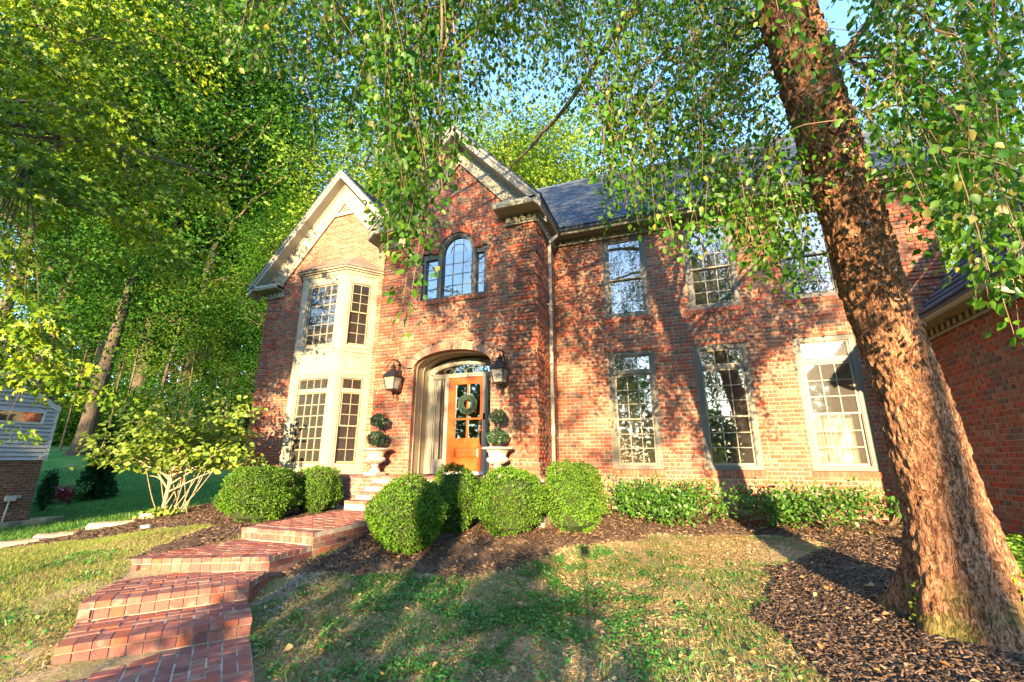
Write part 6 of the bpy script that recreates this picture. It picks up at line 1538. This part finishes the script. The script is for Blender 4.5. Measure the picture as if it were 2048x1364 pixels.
# ------------------------------------------------------------------ edging stones, white rock
def stone(x, y, lx, ly, h, rz, label, sd, name='edging_stone', mat='edgestone', group='edging stones along the left bed', cat='stone'):
    R_ = np.random.RandomState(sd); b = MB(); z = g1(x, y); nx, ny = 6, 3; top = []
    ring = []
    for k in range(14):
        a = 2*math.pi*k/14; e = 4; r = (abs(math.cos(a))**e+abs(math.sin(a))**e)**(-1/e)*R_.uniform(.92, 1.04); ring.append((r*math.cos(a)*lx/2, r*math.sin(a)*ly/2))
    lv = [(1.0, -.12), (1.02, h*.5), (.97, h*.88), (.86, h)]; c, s = math.cos(rz), math.sin(rz)
    for k, zz in lv:
        for px, py in ring: jx, jy = R_.normal()*.008, R_.normal()*.008; b.v.append((x+c*(px*k+jx)-s*(py*k+jy), y+s*(px*k+jx)+c*(py*k+jy), z+zz+R_.normal()*.006))
    for i in range(3):
        for k in range(14): q = (k+1) % 14; b.f.append((i*14+k, i*14+q, i*14+14+q, i*14+14+k))
    b.f.append(tuple(42+k for k in range(14))); tag(b.build(name, M[mat]), label, cat, group)
stone(-11.78, 7.3, .58, .34, .15, -.35, 'blocky pale edging stone lying at the foot of the small pale-stemmed tree', 101)
stone(-11.72, 6.55, .85, .34, .10, .9, 'long flat edging stone, second from the small pale-stemmed tree', 102)
stone(-11.65, 5.6, .62, .34, .10, 1.2, 'flat edging stone, third from the small pale-stemmed tree', 103)
stone(-11.5, 5.0, .70, .34, .10, 1.3, 'edging stone cut by the picture edge, last of the row', 104)
stone(-9.72, 6.0, .17, .13, .08, .3, 'small white rock on the mulch strip below the edging stones', 105, 'white_rock', 'whiterock', None, 'rock')

# ------------------------------------------------------------------ grass, clover, mulch chips, gravel, litter
Rg = np.random.RandomState(200)
def in_any(X, Y, polys):
    m = np.zeros(X.shape, bool)
    for p in polys: m |= (in_poly(X, Y, p) if p is WALK else in_bed(X, Y, p))
    return m
def scatter(n, x0, x1, y0, y1, ok, dens=None):
    X = Rg.uniform(x0, x1, n); Y = Rg.uniform(y0, y1, n); m = ok(X, Y)
    if dens is not None: m &= Rg.rand(n) < dens(X, Y)
    X, Y = X[m], Y[m]; return np.stack([X, Y, gz(X, Y)], 1)
lawnR = lambda X, Y: ~in_any(X, Y, [BED_R, BED_L, WALK]) & (Y > .35*X+1.2)
def blades(name, P, mat, lo, hi, lean=.6, wide=1.0):
    n = len(P); a = Rg.rand(n)*6.28; d = np.stack([np.cos(a)*lean, np.sin(a)*lean, np.full(n, 1.0)], 1)*1.0+Rg.normal(size=(n, 3))*.25
    sd = np.stack([-np.sin(a), np.cos(a), 0*a], 1); nn = np.cross(unit(d), sd)
    leaf_mesh(name, P, d, nn, Rg.uniform(lo, hi, n)*wide, 'blade', M[mat])
pt = lambda X, Y, s, k: vnoise(X, Y, s, k)
# right lawn: thin straw turf with green tufts
P = scatter(150000, -4.2, 2.4, .9, 8.6, lawnR, lambda X, Y: np.clip(.30+1.1*(pt(X, Y, 1.6, 11)-.25), .15, 1)*np.where(in_poly(X, Y, SAND), .12, 1)); blades('dry_grass', P, 'straw', .035, .08, 1.6)
P = scatter(200000, -4.2, 2.4, .9, 8.6, lawnR, lambda X, Y: np.clip((.55*pt(X, Y, 1.4, 12)+.45*pt(X, Y, 4.5, 13)-.50)*3.2, .02, .8)*np.where(in_poly(X, Y, SAND), .1, 1)); blades('lawn_grass', P, 'grass', .035, .07, 1.1)
# left lawn: denser turf in the sunlit blade colour
P = scatter(260000, -13.0, -4.6, 1.2, 8.6, lambda X, Y: ~in_any(X, Y, [BED_R, BED_L, WALK]) & (X < -4.3) & (Y > -.3*X-.6-2.0), lambda X, Y: np.clip(.35+.9*(pt(X, Y, 1.5, 14)-.2), .2, 1)); blades('left_lawn_grass', P, 'sungrass', .04, .08, .9)
P = scatter(170000, -13.0, -4.6, 1.2, 8.6, lambda X, Y: ~in_any(X, Y, [BED_R, BED_L, WALK]) & (X < -4.3) & (Y > -.3*X-.6-2.0), lambda X, Y: np.clip((pt(X, Y, 1.1, 15)-.25)*1.6, .1, 1)); blades('left_dry_grass', P, 'straw', .035, .075, 1.1)
P = scatter(150000, -4.2, 2.4, .9, 8.6, lawnR, lambda X, Y: np.clip(.25+1.2*(pt(X, Y, 2.3, 19)-.25), .15, 1)); n = len(P); P[:, 2] += .012; d = rand_dirs(n, Rg)*np.array([1, 1, .18])
leaf_mesh('thatch', P, d, np.array([0, -.2, 1])+Rg.normal(size=(n, 3))*.5, Rg.uniform(.03, .085, n), 'blade', M['thatch'])
P = scatter(60000, -9, -4.3, 1.2, 6.0, lambda X, Y: ~in_any(X, Y, [BED_R, BED_L, WALK]), lambda X, Y: np.clip(1.3-1.2*np.abs((X+4.9)+.9*(Y-2.6))*.5, .08, 1)); n = len(P); P[:, 2] += .012
leaf_mesh('thatch', P, rand_dirs(n, Rg)*np.array([1, 1, .18]), np.array([0, -.2, 1])+Rg.normal(size=(n, 3))*.5, Rg.uniform(.03, .085, n), 'blade', M['thatch'])
# side lawn beyond the bed
P = scatter(70000, -30, -12.2, 5.0, 18, lambda X, Y: ~in_any(X, Y, [BED_L, DIRT]) & ~((X < -17.9) & (Y < 7.9)), None); blades('side_lawn_grass', P, 'grass', .07, .14, .7)
# clover and violets
P = scatter(120000, -4.2, 2.0, .9, 7.2, lawnR, lambda X, Y: np.clip((pt(X, Y, 2.1, 16)*.38+pt(X, Y, 7, 17)*.62-.44)*3.0, .05, .85)*np.clip(1.6-.75*np.maximum(X+1.6, 0), .18, 1.6)); P[:, 2] += Rg.uniform(.015, .055, len(P)); n = len(P)
leaf_mesh('clover', P, rand_dirs(n, Rg)*np.array([1, 1, .2]), np.array([0, -.1, 1])+Rg.normal(size=(n, 3))*.35, Rg.uniform(.016, .036, n), 'disc', M['clover'])
P = scatter(5000, -8, -4.7, 1.6, 4.2, lambda X, Y: ~in_any(X, Y, [BED_L, WALK]) & (X < -4.3), lambda X, Y: np.clip((pt(X, Y, 2.5, 18)-.5)*3, 0, 1)); P[:, 2] += .035; n = len(P)
if n: leaf_mesh('clover', P, rand_dirs(n, Rg)*np.array([1, 1, .2]), np.array([0, -.1, 1])+Rg.normal(size=(n, 3))*.35, .036, 'disc', M['clover'])
# mulch chips
def chips(name, P, lo, hi, mat, flat=.35):
    n = len(P); a = Rg.rand(n)*6.28; d = unit(np.stack([np.cos(a), np.sin(a), Rg.normal(size=n)*.35], 1)); up = unit(np.array([0, 0, 1])+Rg.normal(size=(n, 3))*.5); up = unit(up-d*np.sum(up*d, 1, keepdims=True)); s = np.cross(up, d)
    L_ = Rg.uniform(lo, hi, n)[:, None]; w = L_*Rg.uniform(.12, .32, (n, 1)); h = L_*flat*.4
    c = [P-d*L_/2-s*w/2, P-d*L_/2+s*w/2, P+d*L_/2+s*w/3, P+d*L_/2-s*w/3, P-d*L_*.35+up*h, P+d*L_*.35+up*h]
    V = np.stack(c, 1).reshape(-1, 3); b0 = (np.arange(n)*6)[:, None, None]; F = (np.array([[0,3,5],[0,5,4],[3,2,5],[2,1,4],[2,4,5],[1,0,4]])[None]+b0).reshape(-1, 3)
    np_mesh(name, V, F, M[mat], kind='stuff')
inb = lambda X, Y: in_any(X, Y, [BED_R, BED_L]) & ~in_any(X, Y, [WALK])
P = scatter(60000, -4.7, 4.2, 2.2, 9.9, inb, lambda X, Y: np.clip(1.6-Y*.1, .4, 1)); P[:, 2] += .03+Rg.rand(len(P))*.015; chips('mulch_chips', P, .03, .085, 'chip')
P = scatter(26000, 0.4, 4.0, 2.2, 6.5, inb); P[:, 2] += .035+Rg.rand(len(P))*.015; chips('mulch_chips', P, .02, .06, 'chip')
P = scatter(16000, -12.8, -5.9, 3.6, 9.0, inb); P[:, 2] += .03; chips('mulch_chips', P, .04, .10, 'chip')
# gravel along the walkway wall
n = 800; t = Rg.rand(n); A, Bq = np.array([-4.27, 3.72]), np.array([-4.45, 4.75]); X = A[0]+(Bq[0]-A[0])*t+Rg.rand(n)**2*.34+.02; Y = A[1]+(Bq[1]-A[1])*t+Rg.normal(size=n)*.08-.05; chips('gravel', np.stack([X, Y, gz(X, Y)+.015], 1), .015, .035, 'gravel', 1.3)
# leaf litter (small) and countable fallen leaves
P = scatter(5200, -4.5, 3.4, 1.2, 9.6, lambda X, Y: ~in_poly(X, Y, WALK)); P[:, 2] += .035; n = len(P)
leaf_mesh('leaf_litter', P, rand_dirs(n, Rg)*np.array([1, 1, .25]), np.array([0, 0, 1])+Rg.normal(size=(n, 3))*.35, Rg.uniform(.018, .042, n), 'ovate', M['fallen'])
oo = np_mesh('fallen_leaf', _lv, _lf, M['fallen'], link_it=False); fm_ = oo.data; bpy.data.objects.remove(oo)
for poly, cnt, lab, grp in (([(.8,3.6),(2.2,2.6),(2.9,3.4),(1.5,6.8),(.9,6.6)], 34, 'dry tan birch leaf lying on the dark mulch around the birch trunk', 'fallen leaves on the mulch by the birch'), ([(-4.3,4.7),(-2.8,5.6),(-1.4,8.0),(1.5,8.6),(3,8.9),(-1,8.9),(-3.2,6.6)], 26, 'dry tan leaf lying on the mulch bed below the boxwoods', 'fallen leaves on the front bed'), ([(-3.6,3.3),(-2.4,2.6),(.4,3.8),(.3,6.6),(-1.8,6.0)], 30, 'dry tan leaf lying on the patchy front lawn', 'fallen leaves on the front lawn')):
    k = 0; Pq = np.array(poly); lo, hi = Pq.min(0), Pq.max(0)
    while k < cnt:
        x, y = Rg.uniform(lo[0], hi[0]), Rg.uniform(lo[1], hi[1])
        if not in_poly(np.array([x]), np.array([y]), poly)[0]: continue
        k += 1; o = bpy.data.objects.new('fallen_leaf', fm_); s = Rg.uniform(.05, .085); o.location = (x, y, g1(x, y)+.06); o.scale = (s, s*Rg.uniform(.8, 1.1), s*2.5); o.rotation_euler = (Rg.normal()*.3, Rg.normal()*.3, Rg.rand()*6.28); COL.objects.link(o); tag(o, lab, 'leaf', grp)
# the camera stand whose thin shadow falls on the lawn
tp = thing('camera_tripod', (0, -.05, g1(0, 0)), 'black camera tripod at the viewpoint, seen only by its thin shadow on the lawn', 'tripod')
m = MB(); m.tube([(0, -.06, -.10), (0, -.06, -.95)], .014, 8); m.build('column', M['iron'], tp)
for a in (.5, 2.6, 4.7):
    x, y = .42*math.cos(a), -.06+.42*math.sin(a); m = MB(); m.tube([(0, -.06, -.62), (x, y, g1(x, y)-.02)], [.013, .009], 6); m.build('leg', M['iron'], tp)
m = MB(); m.box(-.06, .06, -.14, -.045, -.10, .02); m.build('camera_body', M['iron'], tp)
for o in scene.objects:
    if 'kind' not in o and o.parent is None and o.type == 'MESH' and o.get('category') is None: o['kind'] = 'stuff'
